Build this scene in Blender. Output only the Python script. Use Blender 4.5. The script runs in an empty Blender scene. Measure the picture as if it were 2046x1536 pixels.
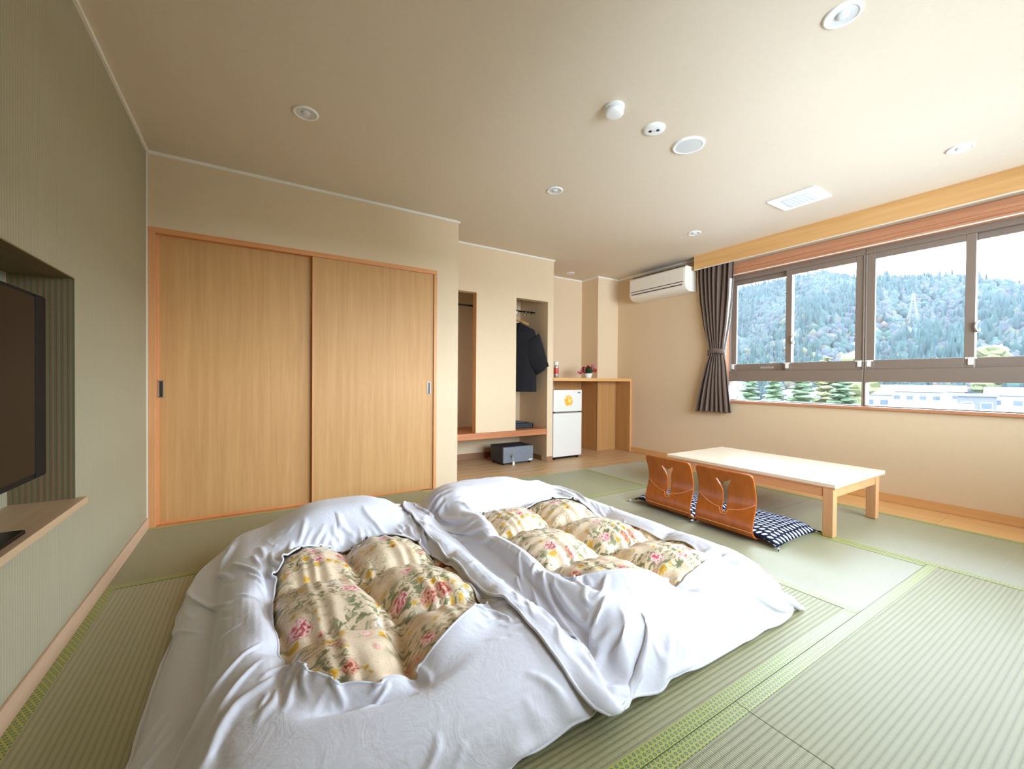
import bpy, bmesh, math, random
import numpy as np
from mathutils import Vector, Matrix, noise as mnoise

# ------------------------------------------------------------------ camera, sky, light, exposure
scene = bpy.context.scene
COL = scene.collection
YAW, PITCH, ROLL, EYE = 0.5565, 0.01074, 0.00796, 1.0063
fw = Vector((math.sin(YAW)*math.cos(PITCH), math.cos(YAW)*math.cos(PITCH), -math.sin(PITCH)))
rt = Vector((math.cos(YAW), -math.sin(YAW), 0))
up = rt.cross(fw)
rr = rt*math.cos(ROLL) + up*math.sin(ROLL)
uu = up*math.cos(ROLL) - rt*math.sin(ROLL)
cam_data = bpy.data.cameras.new('camera')
cam = bpy.data.objects.new('camera', cam_data)
COL.objects.link(cam)
cam.matrix_world = Matrix(((rr.x, uu.x, -fw.x, 0), (rr.y, uu.y, -fw.y, 0), (rr.z, uu.z, -fw.z, EYE), (0, 0, 0, 1)))
cam_data.sensor_width = 36
cam_data.lens = 825.55/2046*36
cam_data.clip_start = 0.03
cam_data.clip_end = 3000
scene.camera = cam

world = bpy.data.worlds.new('overcast_sky')
scene.world = world
world.use_nodes = True
bg = world.node_tree.nodes['Background']
bg.inputs[0].default_value = (0.74, 0.855, 1.0, 1)
bg.inputs[1].default_value = 7.0

def portal(name, loc, rot, sx, sy):
    ld = bpy.data.lights.new(name, 'AREA')
    ld.shape = 'RECTANGLE'; ld.size = sx; ld.size_y = sy
    ld.cycles.is_portal = True
    o = bpy.data.objects.new(name, ld)
    COL.objects.link(o)
    o.location = loc; o.rotation_euler = rot
    return o
WY0, WY1 = -0.55, 2.72          # glazed stretch of the window wall
BACK = -0.62                    # wall behind the photographer
portal('side_window_daylight', (4.80, (WY0+WY1)/2, 1.5), (0, math.pi/2, 0), 1.42, WY1-WY0)
portal('rear_window_daylight', (2.80, BACK-0.20, 1.5), (math.pi/2, 0, 0), 3.2, 1.3)

vs = scene.view_settings
scene.display_settings.display_device = 'sRGB'
vs.view_transform = 'Standard'
vs.look = 'None'
vs.exposure = 2.08
vs.gamma = 1
vs.use_curve_mapping = False
scene.cycles.use_denoising = True
scene.cycles.max_bounces = 10
scene.cycles.diffuse_bounces = 6
scene.cycles.transparent_max_bounces = 12
scene.cycles.caustics_reflective = False
scene.cycles.caustics_refractive = False
scene.cycles.sample_clamp_indirect = 12

# ------------------------------------------------------------------ material helpers
def lin(r, g, b):
    f = lambda c: (c/255/12.92) if c/255 <= 0.04045 else ((c/255+0.055)/1.055)**2.4
    return (f(r), f(g), f(b), 1)

class G:
    """small node-graph writer"""
    def __init__(s, name):
        s.m = bpy.data.materials.new(name)
        s.m.use_nodes = True
        s.t = s.m.node_tree
        s.b = s.t.nodes['Principled BSDF']
        s.out = s.t.nodes['Material Output']
        s.tc = s.t.nodes.new('ShaderNodeTexCoord')
        s.co = s.tc.outputs['Object']
    def put(s, sock, v):
        if hasattr(v, 'node'): s.t.links.new(v, sock)
        elif v is not None: sock.default_value = v
    def n(s, kind, out=0, ins=None, **kw):
        nd = s.t.nodes.new('ShaderNode'+kind)
        for k, v in kw.items(): setattr(nd, k, v)
        for k, v in (ins or {}).items(): s.put(nd.inputs[k], v)
        return nd.outputs[out]
    def math(s, op, a, b=None, c=None):
        return s.n('Math', 0, {i: v for i, v in enumerate((a, b, c)) if v is not None}, operation=op)
    def vmath(s, op, a, b=None, out=0):
        return s.n('VectorMath', out, {i: v for i, v in enumerate((a, b)) if v is not None}, operation=op)
    def mix(s, f, a, b):
        nd = s.t.nodes.new('ShaderNodeMix'); nd.data_type = 'RGBA'
        s.put(nd.inputs[0], f); s.put(nd.inputs[6], a); s.put(nd.inputs[7], b)
        return nd.outputs[2]
    def ramp(s, f, stops):
        nd = s.t.nodes.new('ShaderNodeValToRGB')
        e = nd.color_ramp.elements
        while len(e) < len(stops): e.new(0.5)
        for q, (p, c) in zip(e, stops): q.position = p; q.color = c
        s.put(nd.inputs[0], f)
        return nd.outputs[0]
    def xyz(s, v=None):
        nd = s.t.nodes.new('ShaderNodeSeparateXYZ'); s.put(nd.inputs[0], v or s.co)
        return nd.outputs
    def scaled(s, sc, v=None):
        return s.vmath('MULTIPLY', v or s.co, sc)
    def noise(s, sc=5.0, detail=3, rough=0.5, v=None, out='Fac', dist=0.0):
        return s.n('TexNoise', out, {'Vector': v or s.co, 'Scale': sc, 'Detail': detail, 'Roughness': rough, 'Distortion': dist})
    def bump(s, h, strength=0.3, dist=0.01):
        o = s.n('Bump', 0, {'Height': h, 'Strength': strength, 'Distance': dist})
        s.put(s.b.inputs['Normal'], o)
        return o
    def set(s, **kw):
        names = dict(col='Base Color', rough='Roughness', metal='Metallic', spec='Specular IOR Level', sheen='Sheen Weight',
                     coat='Coat Weight', emis='Emission Color', estr='Emission Strength', alpha='Alpha', trans='Transmission Weight')
        for k, v in kw.items(): s.put(s.b.inputs[names[k]], v)
        return s

MATS = {}
def plain(name, col, rough=0.5, metal=0.0, spec=0.5, var=0.0, **kw):
    g = G(name)
    if var:
        f = g.noise(6, 3)
        c2 = tuple(min(1, c*(1-var)) for c in col[:3])+(1,)
        g.set(col=g.mix(f, col, c2))
    else: g.set(col=col)
    g.set(rough=rough, metal=metal, spec=spec, **kw)
    MATS[name] = g.m
    return g.m

def wood(name, light, dark, axis='z', scale=1.0, rough=0.45, spec=0.4, contrast=0.6):
    g = G(name)
    st = {'x': (0.7, 18, 18), 'y': (18, 0.7, 18), 'z': (18, 18, 0.7)}[axis]
    v = g.scaled(tuple(a*scale for a in st))
    n1 = g.noise(1.6, 5, 0.6, v, dist=0.6)
    v2 = g.scaled(tuple(a*scale*4 for a in st))
    n2 = g.noise(2.2, 2, 0.5, v2)
    f = g.math('ADD', g.math('MULTIPLY', n1, 0.75), g.math('MULTIPLY', n2, 0.25))
    lo, hi = 0.5-0.25*contrast/0.6, 0.5+0.25*contrast/0.6
    g.set(col=g.ramp(f, [(max(0, lo), dark), (min(1, hi), light)]), rough=rough, spec=spec)
    g.bump(n2, 0.04, 0.002)
    MATS[name] = g.m
    return g.m

def wallpaper(name, col, grain=140.0, strength=0.25, var=0.06):
    g = G(name)
    n = g.noise(grain, 3, 0.6)
    n2 = g.noise(30, 3, 0.6)
    c2 = tuple(c*(1-var) for c in col[:3])+(1,)
    g.set(col=g.mix(n2, col, c2), rough=0.75, spec=0.25)
    g.bump(n, strength, 0.003)
    MATS[name] = g.m
    return g.m

def stripes(name, a, b, period, axis):
    g = G(name)
    p = g.xyz()[axis]
    s = g.math('SINE', g.math('MULTIPLY', p, 2*math.pi/period))
    s2 = g.math('SINE', g.math('MULTIPLY', p, 2*math.pi/(period*0.37)))
    f = g.math('MULTIPLY_ADD', s, 0.5, 0.5)
    f = g.math('ADD', f, g.math('MULTIPLY', s2, 0.12))
    v = g.scaled((60, 60, 1.5))
    n = g.noise(1.5, 3, 0.6, v)
    f = g.math('ADD', f, g.math('MULTIPLY', g.math('SUBTRACT', n, 0.5), 0.5))
    g.set(col=g.mix(f, a, b), rough=0.7, spec=0.25)
    g.bump(f, 0.25, 0.003)
    MATS[name] = g.m
    return g.m

def tatami(name, axis):
    """woven rush: ridges run along the mat, straw fibres across it"""
    g = G(name)
    o = g.xyz()
    across = o[1] if axis == 'x' else o[0]
    along = o[0] if axis == 'x' else o[1]
    r = g.math('SINE', g.math('MULTIPLY', across, 2*math.pi/0.0185))
    ridge = g.math('ABSOLUTE', g.math('SINE', g.math('MULTIPLY', across, math.pi/0.0185)))
    w = g.math('SINE', g.math('MULTIPLY', along, 2*math.pi/0.0065))
    fib = g.noise(1.0, 3, 0.7, g.scaled((4, 260, 1) if axis == 'y' else (260, 4, 1)))
    big = g.noise(1.3, 2)
    f = g.math('ADD', g.math('MULTIPLY', ridge, 0.55), g.math('MULTIPLY', fib, 0.45))
    c = g.ramp(f, [(0.12, lin(110, 110, 76)), (0.5, lin(142, 140, 100)), (0.9, lin(160, 156, 116))])
    c = g.mix(g.math('MULTIPLY', big, 0.35), c, lin(154, 144, 96))
    g.set(col=c, rough=0.50 if axis == 'x' else 0.40, spec=0.45 if axis == 'x' else 1.0, sheen=0.12 if axis == 'x' else 0.35)  # same rush; mats along y get extra gloss to imitate the window's sheen
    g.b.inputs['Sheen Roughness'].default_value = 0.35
    hgt = g.math('ADD', g.math('MULTIPLY', ridge, 1.0), g.math('MULTIPLY', w, 0.12))
    g.bump(hgt, 0.42, 0.0035)
    MATS[name] = g.m
    return g.m

def heri(name):
    """mat edging: lime cloth with small dark rings"""
    g = G(name)
    o = g.xyz()
    px = g.math('DIVIDE', o[0], 0.0165); py = g.math('DIVIDE', o[1], 0.0165)
    def lattice(dx):
        a = g.math('SUBTRACT', g.math('FRACT', g.math('ADD', px, dx)), 0.5)
        b = g.math('SUBTRACT', g.math('FRACT', g.math('ADD', g.math('MULTIPLY', py, 0.5774), dx)), 0.5)
        b = g.math('MULTIPLY', b, 1.732)
        return g.math('SQRT', g.math('ADD', g.math('MULTIPLY', a, a), g.math('MULTIPLY', b, b)))
    d = g.math('MINIMUM', lattice(0.0), lattice(0.5))
    c = g.ramp(d, [(0.0, lin(150, 160, 90)), (0.11, lin(150, 160, 90)), (0.16, lin(48, 92, 66)), (0.27, lin(52, 94, 64)), (0.34, lin(160, 162, 62)), (1.0, lin(166, 160, 58))])
    g.set(col=c, rough=0.45, spec=0.55, sheen=0.15)
    g.bump(g.noise(900, 1), 0.2, 0.001)
    MATS[name] = g.m
    return g.m

def cloth(name, col, rough=0.85, weave=900, sheen=0.15):
    g = G(name)
    g.set(col=col, rough=rough, spec=0.2, sheen=sheen)
    g.bump(g.noise(weave, 1), 0.08, 0.001)
    MATS[name] = g.m
    return g.m

def floral(name):
    """cream sateen printed with pink roses, yellow blossom and green leaves"""
    g = G(name)
    co = g.vmath('ADD', g.co, g.vmath('MULTIPLY', g.noise(14, 2, out='Color'), (0.03, 0.03, 0.0)))
    flat = g.vmath('MULTIPLY', co, (1, 1, 0))
    def motif(scale, off, rad):
        v = g.vmath('ADD', flat, off)
        nd = g.t.nodes.new('ShaderNodeTexVoronoi'); nd.feature = 'F1'
        g.put(nd.inputs['Vector'], v); nd.inputs['Scale'].default_value = scale
        nd.inputs['Randomness'].default_value = 0.85
        return nd.outputs['Distance'], nd.outputs['Color']
    base = g.mix(g.noise(9, 2), lin(243, 225, 198), lin(226, 199, 162))
    speck = g.noise(160, 2)
    base = g.mix(g.ramp(speck, [(0.55, (0, 0, 0, 1)), (0.7, (0.5, 0.5, 0.5, 1))]), base, lin(200, 162, 118))
    # leaves: stretched dark sprigs clustered round the blooms
    cl = g.noise(5.5, 2, v=flat)
    lv = g.noise(34, 3, 0.6, v=g.vmath('MULTIPLY', flat, (1.0, 1.6, 1)), dist=0.7)
    lf = g.math('MULTIPLY', g.ramp(lv, [(0.50, (0, 0, 0, 1)), (0.56, (1, 1, 1, 1))]), g.ramp(cl, [(0.41, (0, 0, 0, 1)), (0.50, (1, 1, 1, 1))]))
    leaf = g.mix(g.noise(60, 1), lin(92, 100, 70), lin(166, 162, 118))
    c = g.mix(lf, base, leaf)
    # yellow small blossom
    d, k = motif(24, (0.31, 0.77, 0), 0.02)
    kr = g.xyz(k)
    d = g.math('ADD', d, g.math('MULTIPLY', g.math('SUBTRACT', g.noise(70, 2, v=flat), 0.5), 0.7))
    on = g.math('MULTIPLY', g.math('GREATER_THAN', kr[0], 0.70), g.math('LESS_THAN', d, 0.36))
    c = g.mix(on, c, g.ramp(d, [(0.0, lin(170, 100, 20)), (0.14, lin(206, 150, 40)), (0.4, lin(232, 196, 96))]))
    # roses
    d, k = motif(9.6, (0.1, 0.2, 0), 0.05)
    kr = g.xyz(k)
    wob = g.math('ADD', d, g.math('MULTIPLY', g.math('SUBTRACT', g.noise(30, 2, v=flat), 0.5), 0.34))
    rings = g.math('SINE', g.math('ADD', g.math('MULTIPLY', wob, 30.0), g.math('MULTIPLY', g.noise(60, 2, v=flat), 12.0)))
    pet = g.ramp(g.math('MULTIPLY_ADD', rings, 0.5, 0.5), [(0.0, lin(190, 74, 84)), (0.4, lin(226, 130, 132)), (1.0, lin(248, 216, 206))])
    dark = g.ramp(g.math('MULTIPLY_ADD', rings, 0.5, 0.5), [(0.0, lin(150, 62, 52)), (0.5, lin(196, 104, 88)), (1.0, lin(226, 170, 140))])
    pet = g.mix(g.math('GREATER_THAN', kr[1], 0.6), pet, dark)
    edge = g.n('Clamp', 0, {0: g.math('MULTIPLY', g.math('SUBTRACT', 0.37, wob), 11.0)})
    on = g.math('MULTIPLY', g.math('GREATER_THAN', kr[0], 0.22), edge)
    c = g.mix(on, c, pet)
    g.set(col=c, rough=0.34, spec=0.55, sheen=0.1)
    MATS[name] = g.m
    return g.m

def glass(name):
    g = G(name)
    tr = g.n('BsdfTransparent', 0, {'Color': (0.97, 0.99, 1.0, 1)})
    gl = g.n('BsdfGlossy', 0, {'Roughness': 0.02})
    fr = g.math('MULTIPLY', g.n('Fresnel', 0, {'IOR': 1.45}), 0.8)
    mx = g.t.nodes.new('ShaderNodeMixShader')
    g.put(mx.inputs[0], fr); g.put(mx.inputs[1], tr); g.put(mx.inputs[2], gl)
    g.t.links.new(mx.outputs[0], g.out.inputs[0])
    MATS[name] = g.m
    return g.m

wallpaper('wall_beige', lin(222, 197, 162))
wallpaper('ceiling_paper', lin(222, 207, 184), 260, 0.35)
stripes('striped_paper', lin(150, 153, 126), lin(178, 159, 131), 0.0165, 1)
stripes('striped_paper_shaded', lin(106, 108, 74), lin(130, 100, 72), 0.0165, 0)  # same stripes darkened: the recess shade is put into the colour
wood('door_veneer', lin(210, 162, 104), lin(186, 136, 82), 'z', 1.0, 0.5, 0.3)
wood('frame_wood', lin(222, 156, 98), lin(200, 128, 74), 'x', 1.0)
wood('frame_wood_up', lin(224, 164, 108), lin(204, 138, 86), 'z', 1.0)
wood('valance_wood', lin(226, 182, 122), lin(202, 150, 90), 'y', 0.6, 0.5)
wood('head_wood', lin(206, 150, 112), lin(176, 116, 82), 'y', 1.0, 0.35)
wood('board_wood', lin(226, 178, 120), lin(206, 154, 94), 'y', 0.7, 0.35)
wood('plank_wood', lin(206, 172, 130), lin(184, 146, 102), 'x', 0.8, 0.38)
wood('bench_wood', lin(206, 138, 92), lin(160, 92, 54), 'x', 0.8, 0.4)
wood('baseboard_wood', lin(214, 182, 152), lin(196, 160, 128), 'y', 0.8, 0.5)
wood('baseboard_brown', lin(160, 116, 84), lin(140, 98, 68), 'x', 0.8, 0.5)
wood('counter_wood', lin(222, 170, 108), lin(198, 142, 82), 'x', 0.8, 0.45)
wood('nook_panel', lin(196, 148, 92), lin(170, 120, 68), 'z', 0.8, 0.5)
wood('table_wood', lin(222, 166, 116), lin(200, 138, 90), 'y', 0.8, 0.4)
wood('table_leg_wood', lin(222, 170, 120), lin(204, 144, 96), 'z', 0.8, 0.4)
g_ = G('table_top'); g_.set(col=g_.mix(g_.noise(1.5, 4, v=g_.scaled((16, 0.7, 16))), lin(238, 222, 198), lin(228, 206, 176)), rough=0.25, spec=0.9); MATS['table_top'] = g_.m
wood('chair_ply', lin(186, 98, 30), lin(148, 68, 14), 'z', 0.7, 0.25, 0.5)
wood('shelf_wood', lin(206, 176, 140), lin(180, 148, 112), 'y', 0.8, 0.45)
wood('hanger_wood', lin(206, 150, 80), lin(180, 120, 56), 'x', 1.2)
plain('chair_highlight', lin(226, 158, 108), 0.35)
plain('trim_white', lin(232, 226, 214), 0.5)
plain('white_plastic', lin(232, 230, 224), 0.4)
plain('lamp_white', lin(240, 240, 238), 0.35)
plain('lamp_reflector', lin(214, 216, 216), 0.35, 0.2)
plain('lamp_lens', lin(214, 216, 214), 0.3)
plain('speaker_mesh', lin(206, 208, 204), 0.6)
plain('vent_grey', lin(206, 212, 218), 0.5)
plain('dark_hole', lin(40, 40, 40), 0.5)
plain('ac_white', lin(232, 224, 208), 0.4)
plain('ac_dark', lin(70, 62, 54), 0.6)
plain('bronze_frame', lin(138, 122, 109), 0.38, 0.2, 0.5)
plain('bronze_dark', lin(52, 46, 44), 0.5, 0.2)
plain('latch_metal', lin(200, 200, 196), 0.3, 0.7)
plain('handle_metal', lin(140, 138, 132), 0.3, 0.8)
plain('handle_recess', lin(60, 54, 46), 0.4, 0.4)
plain('black_gloss', (0.008, 0.007, 0.006, 1), 0.25, 0, 0.08)
plain('black_matt', (0.008, 0.008, 0.009, 1), 0.55, 0, 0.12)
plain('safe_grey', lin(126, 132, 138), 0.5, 0.2, var=0.2)
plain('safe_body', lin(64, 68, 72), 0.5, 0.2)
plain('fridge_white', lin(224, 219, 209), 0.35)
plain('chrome', lin(200, 200, 200), 0.15, 1.0)
plain('rod_black', lin(26, 24, 24), 0.35, 0.3)
plain('jacket_black', lin(22, 16, 20), 0.9, var=0.4)
plain('basket_black', lin(34, 36, 38), 0.6, var=0.3)
plain('can_silver', lin(196, 198, 196), 0.25, 0.8)
plain('can_red', lin(190, 60, 48), 0.4)
plain('pot_white', lin(236, 234, 228), 0.35)
plain('leaf_green', lin(52, 92, 40), 0.5, var=0.4)
plain('flower_red', lin(206, 40, 74), 0.6, var=0.3)
plain('flower_pink', lin(240, 110, 150), 0.6, var=0.2)
plain('tag_white', lin(230, 226, 214), 0.6)
cloth('curtain_brown', lin(104, 86, 74), 0.6, 700, 0.2)
cloth('curtain_lining', lin(206, 200, 194), 0.8)
g_ = G('sheet_white')
w1_ = g_.math('ABSOLUTE', g_.math('SUBTRACT', g_.noise(7, 4, 0.55, dist=1.4), 0.5))
w2_ = g_.math('ABSOLUTE', g_.math('SUBTRACT', g_.noise(19, 3, 0.55, dist=1.0), 0.5))
g_.set(col=lin(222, 222, 229), rough=0.65, spec=0.25, sheen=0.1)
g_.bump(g_.math('ADD', g_.math('MULTIPLY', w1_, -1.0), g_.math('MULTIPLY', w2_, -0.35)), 0.16, 0.03)
MATS['sheet_white'] = g_.m
cloth('mattress_white', lin(232, 230, 228))
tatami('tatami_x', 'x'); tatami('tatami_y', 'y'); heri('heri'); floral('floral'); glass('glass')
g_ = G('sticker')
d_ = g_.noise(26, 2)
g_.set(col=g_.ramp(d_, [(0.42, lin(240, 160, 40)), (0.5, lin(238, 176, 66)), (0.58, lin(250, 214, 140))]), rough=0.5)
MATS['sticker'] = g_.m
# cushion print: chains of pale lozenges on navy
g_ = G('cushion_print')
o_ = g_.xyz()
u_ = g_.math('ADD', g_.math('DIVIDE', o_[0], 0.040), g_.math('DIVIDE', o_[1], 0.068))
w_ = g_.math('SUBTRACT', g_.math('DIVIDE', o_[1], 0.034), 0.0)
row_ = g_.math('FLOOR', w_)
fu_ = g_.math('ABSOLUTE', g_.math('SUBTRACT', g_.math('FRACT', g_.math('ADD', u_, g_.math('MULTIPLY', row_, 0.5))), 0.5))
fw_ = g_.math('ABSOLUTE', g_.math('SUBTRACT', g_.math('FRACT', w_), 0.5))
on_ = g_.math('MULTIPLY', g_.math('LESS_THAN', g_.math('ADD', fu_, g_.math('MULTIPLY', fw_, 0.35)), 0.27), g_.math('LESS_THAN', fw_, 0.40))
g_.set(col=g_.mix(on_, lin(16, 20, 42), lin(206, 214, 234)), rough=0.8, spec=0.2)
MATS['cushion_print'] = g_.m

# ------------------------------------------------------------------ mesh helpers
class MB:
    def __init__(s): s.v = []; s.f = []
    def add(s, vs, fs):
        o = len(s.v); s.v += [tuple(map(float, p)) for p in vs]; s.f += [tuple(i+o for i in q) for q in fs]; return s
    def box(s, x0, x1, y0, y1, z0, z1):
        x0, x1 = min(x0, x1), max(x0, x1); y0, y1 = min(y0, y1), max(y0, y1); z0, z1 = min(z0, z1), max(z0, z1)
        return s.add([(x0,y0,z0),(x1,y0,z0),(x1,y1,z0),(x0,y1,z0),(x0,y0,z1),(x1,y0,z1),(x1,y1,z1),(x0,y1,z1)],
                     [(0,3,2,1),(4,5,6,7),(0,1,5,4),(1,2,6,5),(2,3,7,6),(3,0,4,7)])
    def lathe(s, prof, c=(0,0,0), n=32, axis='z'):
        """prof: list of (radius, height); closed at zero radii"""
        vs, fs, rings = [], [], []
        for r, z in prof:
            if r < 1e-6: rings.append([len(vs)]); vs.append((0, 0, z))
            else:
                rings.append(list(range(len(vs), len(vs)+n)))
                vs += [(r*math.cos(2*math.pi*i/n), r*math.sin(2*math.pi*i/n), z) for i in range(n)]
        for a, b in zip(rings, rings[1:]):
            for i in range(n):
                j = (i+1) % n
                if len(a) == 1 and len(b) == 1: continue
                if len(a) == 1: fs.append((a[0], b[j], b[i]))
                elif len(b) == 1: fs.append((a[i], a[j], b[0]))
                else: fs.append((a[i], a[j], b[j], b[i]))
        if axis == 'x': vs = [(p[2], p[0], p[1]) for p in vs]
        if axis == 'y': vs = [(p[1], p[2], p[0]) for p in vs]
        return s.add([(p[0]+c[0], p[1]+c[1], p[2]+c[2]) for p in vs], fs)
    def tube(s, pts, r, n=8, closed=False, cap=True):
        pts = [Vector(p) for p in pts]; m = len(pts)
        rs = r if isinstance(r, (list, tuple)) else [r]*m
        vs, fs = [], []
        ref = None
        for i, p in enumerate(pts):
            a = pts[i-1] if (i > 0 or closed) else p
            b = pts[(i+1) % m] if (i < m-1 or closed) else p
            t = (b-a).normalized()
            if ref is None: ref = Vector((0,0,1)) if abs(t.z) < 0.9 else Vector((1,0,0))
            u = t.cross(ref); 
            if u.length < 1e-6: u = t.orthogonal()
            u.normalize(); w = u.cross(t).normalized(); ref = w
            for k in range(n):
                an = 2*math.pi*k/n
                vs.append(p + (u*math.cos(an) + w*math.sin(an))*rs[i])
        mm = m if closed else m-1
        for i in range(mm):
            for k in range(n):
                a = i*n+k; b = i*n+(k+1) % n; j = ((i+1) % m)*n
                fs.append((a, b, j+(k+1) % n, j+k))
        if cap and not closed:
            fs.append(tuple(range(n-1, -1, -1))); fs.append(tuple(range((m-1)*n, m*n)))
        return s.add(vs, fs)
    def prism(s, poly, lo, hi, axis='z'):
        """poly in the two axes other than `axis` (cyclic order)"""
        def P(a, b, c): return {'z': (a, b, c), 'x': (c, a, b), 'y': (b, c, a)}[axis]
        m = len(poly)
        vs = [P(a, b, lo) for a, b in poly] + [P(a, b, hi) for a, b in poly]
        fs = [tuple(range(m-1, -1, -1)), tuple(range(m, 2*m))] + [(i, (i+1) % m, m+(i+1) % m, m+i) for i in range(m)]
        return s.add(vs, fs)
    def grid(s, P, wrap_u=False, wrap_v=False):
        """P: (nu, nv, 3) array"""
        nu, nv = P.shape[:2]
        vs = P.reshape(-1, 3).tolist(); fs = []
        for i in range(nu if wrap_u else nu-1):
            for j in range(nv if wrap_v else nv-1):
                a, b = i, (i+1) % nu; c, d = j, (j+1) % nv
                fs.append((a*nv+c, b*nv+c, b*nv+d, a*nv+d))
        return s.add(vs, fs)
    def build(s, name, mat, parent=None, smooth=False, bevel=0.0, seg=2, subsurf=0, solid=0.0, base=None):
        me = bpy.data.meshes.new(name)
        o = bpy.data.objects.new(name, me)
        COL.objects.link(o)
        off = Vector(base) if base is not None else Vector((0, 0, 0))
        if parent is not None:
            o.parent = parent
            off = wloc(parent)
        elif base is not None: o.location = base
        me.from_pydata([Vector(p)-off for p in s.v], [], s.f)
        me.update()
        bm = bmesh.new(); bm.from_mesh(me); bmesh.ops.recalc_face_normals(bm, faces=bm.faces); bm.to_mesh(me); bm.free()
        me.materials.append(MATS[mat] if isinstance(mat, str) else mat)
        if smooth: me.shade_smooth()
        if solid:
            md = o.modifiers.new('solid', 'SOLIDIFY'); md.thickness = solid; md.offset = 0
        if bevel:
            md = o.modifiers.new('bevel', 'BEVEL'); md.width = bevel; md.segments = seg; md.limit_method = 'ANGLE'; md.angle_limit = math.radians(50)
            if not smooth:
                me.shade_smooth()
                md.harden_normals = True
        if subsurf:
            md = o.modifiers.new('sub', 'SUBSURF'); md.levels = subsurf; md.render_levels = subsurf
        return o

def wloc(o):
    p = Vector(o.location)
    while o.parent is not None:
        o = o.parent; p = p + Vector(o.location)
    return p
def tag(o, label, cat, group=None):
    o['label'] = label; o['category'] = cat
    if group: o['group'] = group
    return o
def thing(name, label, cat, loc=(0, 0, 0), group=None):
    o = bpy.data.objects.new(name, None); COL.objects.link(o); o.location = loc
    o.empty_display_size = 0.1
    return tag(o, label, cat, group)
def root(name, loc=(0, 0, 0)):
    o = bpy.data.objects.new(name, None); COL.objects.link(o); o.location = loc; o.empty_display_size = 0.1
    o['kind'] = 'structure'
    return o
def struct(mb, name, mat, parent=None, **kw):
    o = mb.build(name, mat, parent, **kw)
    if parent is None: o['kind'] = 'structure'
    return o
def copy_tree(o, parent=None):
    c = o.copy(); COL.objects.link(c)
    if parent is not None: c.parent = parent
    for ch in list(o.children): copy_tree(ch, c)
    return c
B = lambda *a: MB().box(*a)

# ------------------------------------------------------------------ room shell
XL, XR = -0.609, 4.57           # left wall, window wall
YC, XC = 3.60, 1.632            # closet wall and its free end
Y2, X2 = 4.11, 3.157            # wardrobe wall and its end
Y3, Y4, XP = 4.73, 4.385, 4.168 # nook back wall, column
H = 2.5
TX = [XL, 0.337, 1.283, 2.228, 3.174, 4.140]
TY = [BACK, -0.235, 0.720, 1.680, 2.640, 3.545]

struct(B(XL-0.2, XR+0.25, BACK-0.2, Y3+0.2, -0.16, -0.055), 'floor', 'plank_wood')
floor = bpy.data.objects['floor']

def mat_piece(x0, x1, y0, y1, axis, yhi=None):
    gp = 0.0012
    m = MB().box(x0+gp, x1-gp, y0+gp, y1-gp, -0.054, 0.0)
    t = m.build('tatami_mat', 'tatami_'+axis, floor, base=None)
    hw = 0.046
    if axis == 'x':
        bars = [(x0+gp, x1-gp, y0+gp, y0+hw), (x0+gp, x1-gp, y1-hw, y1-gp)]
    else:
        bars = [(x0+gp, x0+hw, y0+gp, y1-gp), (x1-hw, x1-gp, y0+gp, y1-gp)]
    for b in bars:
        MB().box(b[0], b[1], b[2], b[3], -0.02, 0.0014).build('border', 'heri', t)
    return t
mat_piece(TX[0], TX[2], TY[4], YC, 'x'); mat_piece(TX[2], TX[4], TY[4], TY[5], 'x')
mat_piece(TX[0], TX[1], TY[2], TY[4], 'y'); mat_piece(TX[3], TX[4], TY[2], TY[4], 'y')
mat_piece(TX[1], TX[3], TY[3], TY[4], 'x'); mat_piece(TX[1], TX[3], TY[2], TY[3], 'x')
mat_piece(TX[0], TX[2], TY[1], TY[2], 'x'); mat_piece(TX[2], TX[4], TY[1], TY[2], 'x')
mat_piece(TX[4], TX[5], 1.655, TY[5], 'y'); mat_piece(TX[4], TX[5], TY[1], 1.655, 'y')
mat_piece(TX[0], TX[2], TY[0], TY[1], 'x'); mat_piece(TX[2], TX[4], TY[0], TY[1], 'x'); mat_piece(TX[4], TX[5], TY[0], TY[1], 'x')
# boarded strip under the windows, planked floor of the alcoves
for y0, y1 in ((BACK, 0.9), (0.9, TY[5])):
    B(TX[5]+0.001, XR, y0+0.001, y1-0.001, -0.054, -0.001).build('plank', 'board_wood', floor, bevel=0.002)
n = 8
for i in range(n):
    y0 = TY[5]+(Y3-TY[5])*i/n; y1 = TY[5]+(Y3-TY[5])*(i+1)/n
    if y0 < YC: y0 = TY[5]
    cut = XC if y1 < Y2+0.02 else XC-0.0
    B(cut+0.0015 if i else TX[2], XR, y0+0.001, y1-0.001, -0.054, -0.001).build('plank', 'plank_wood', floor, bevel=0.0015)
B(TX[0], XC, YC-0.0, YC+0.12, -0.054, -0.001).build('door_sill', 'frame_wood', floor)

struct(B(XL-0.2, XR+0.25, BACK-0.2, Y3+0.2, H, H+0.12), 'ceiling', 'ceiling_paper')

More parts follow.
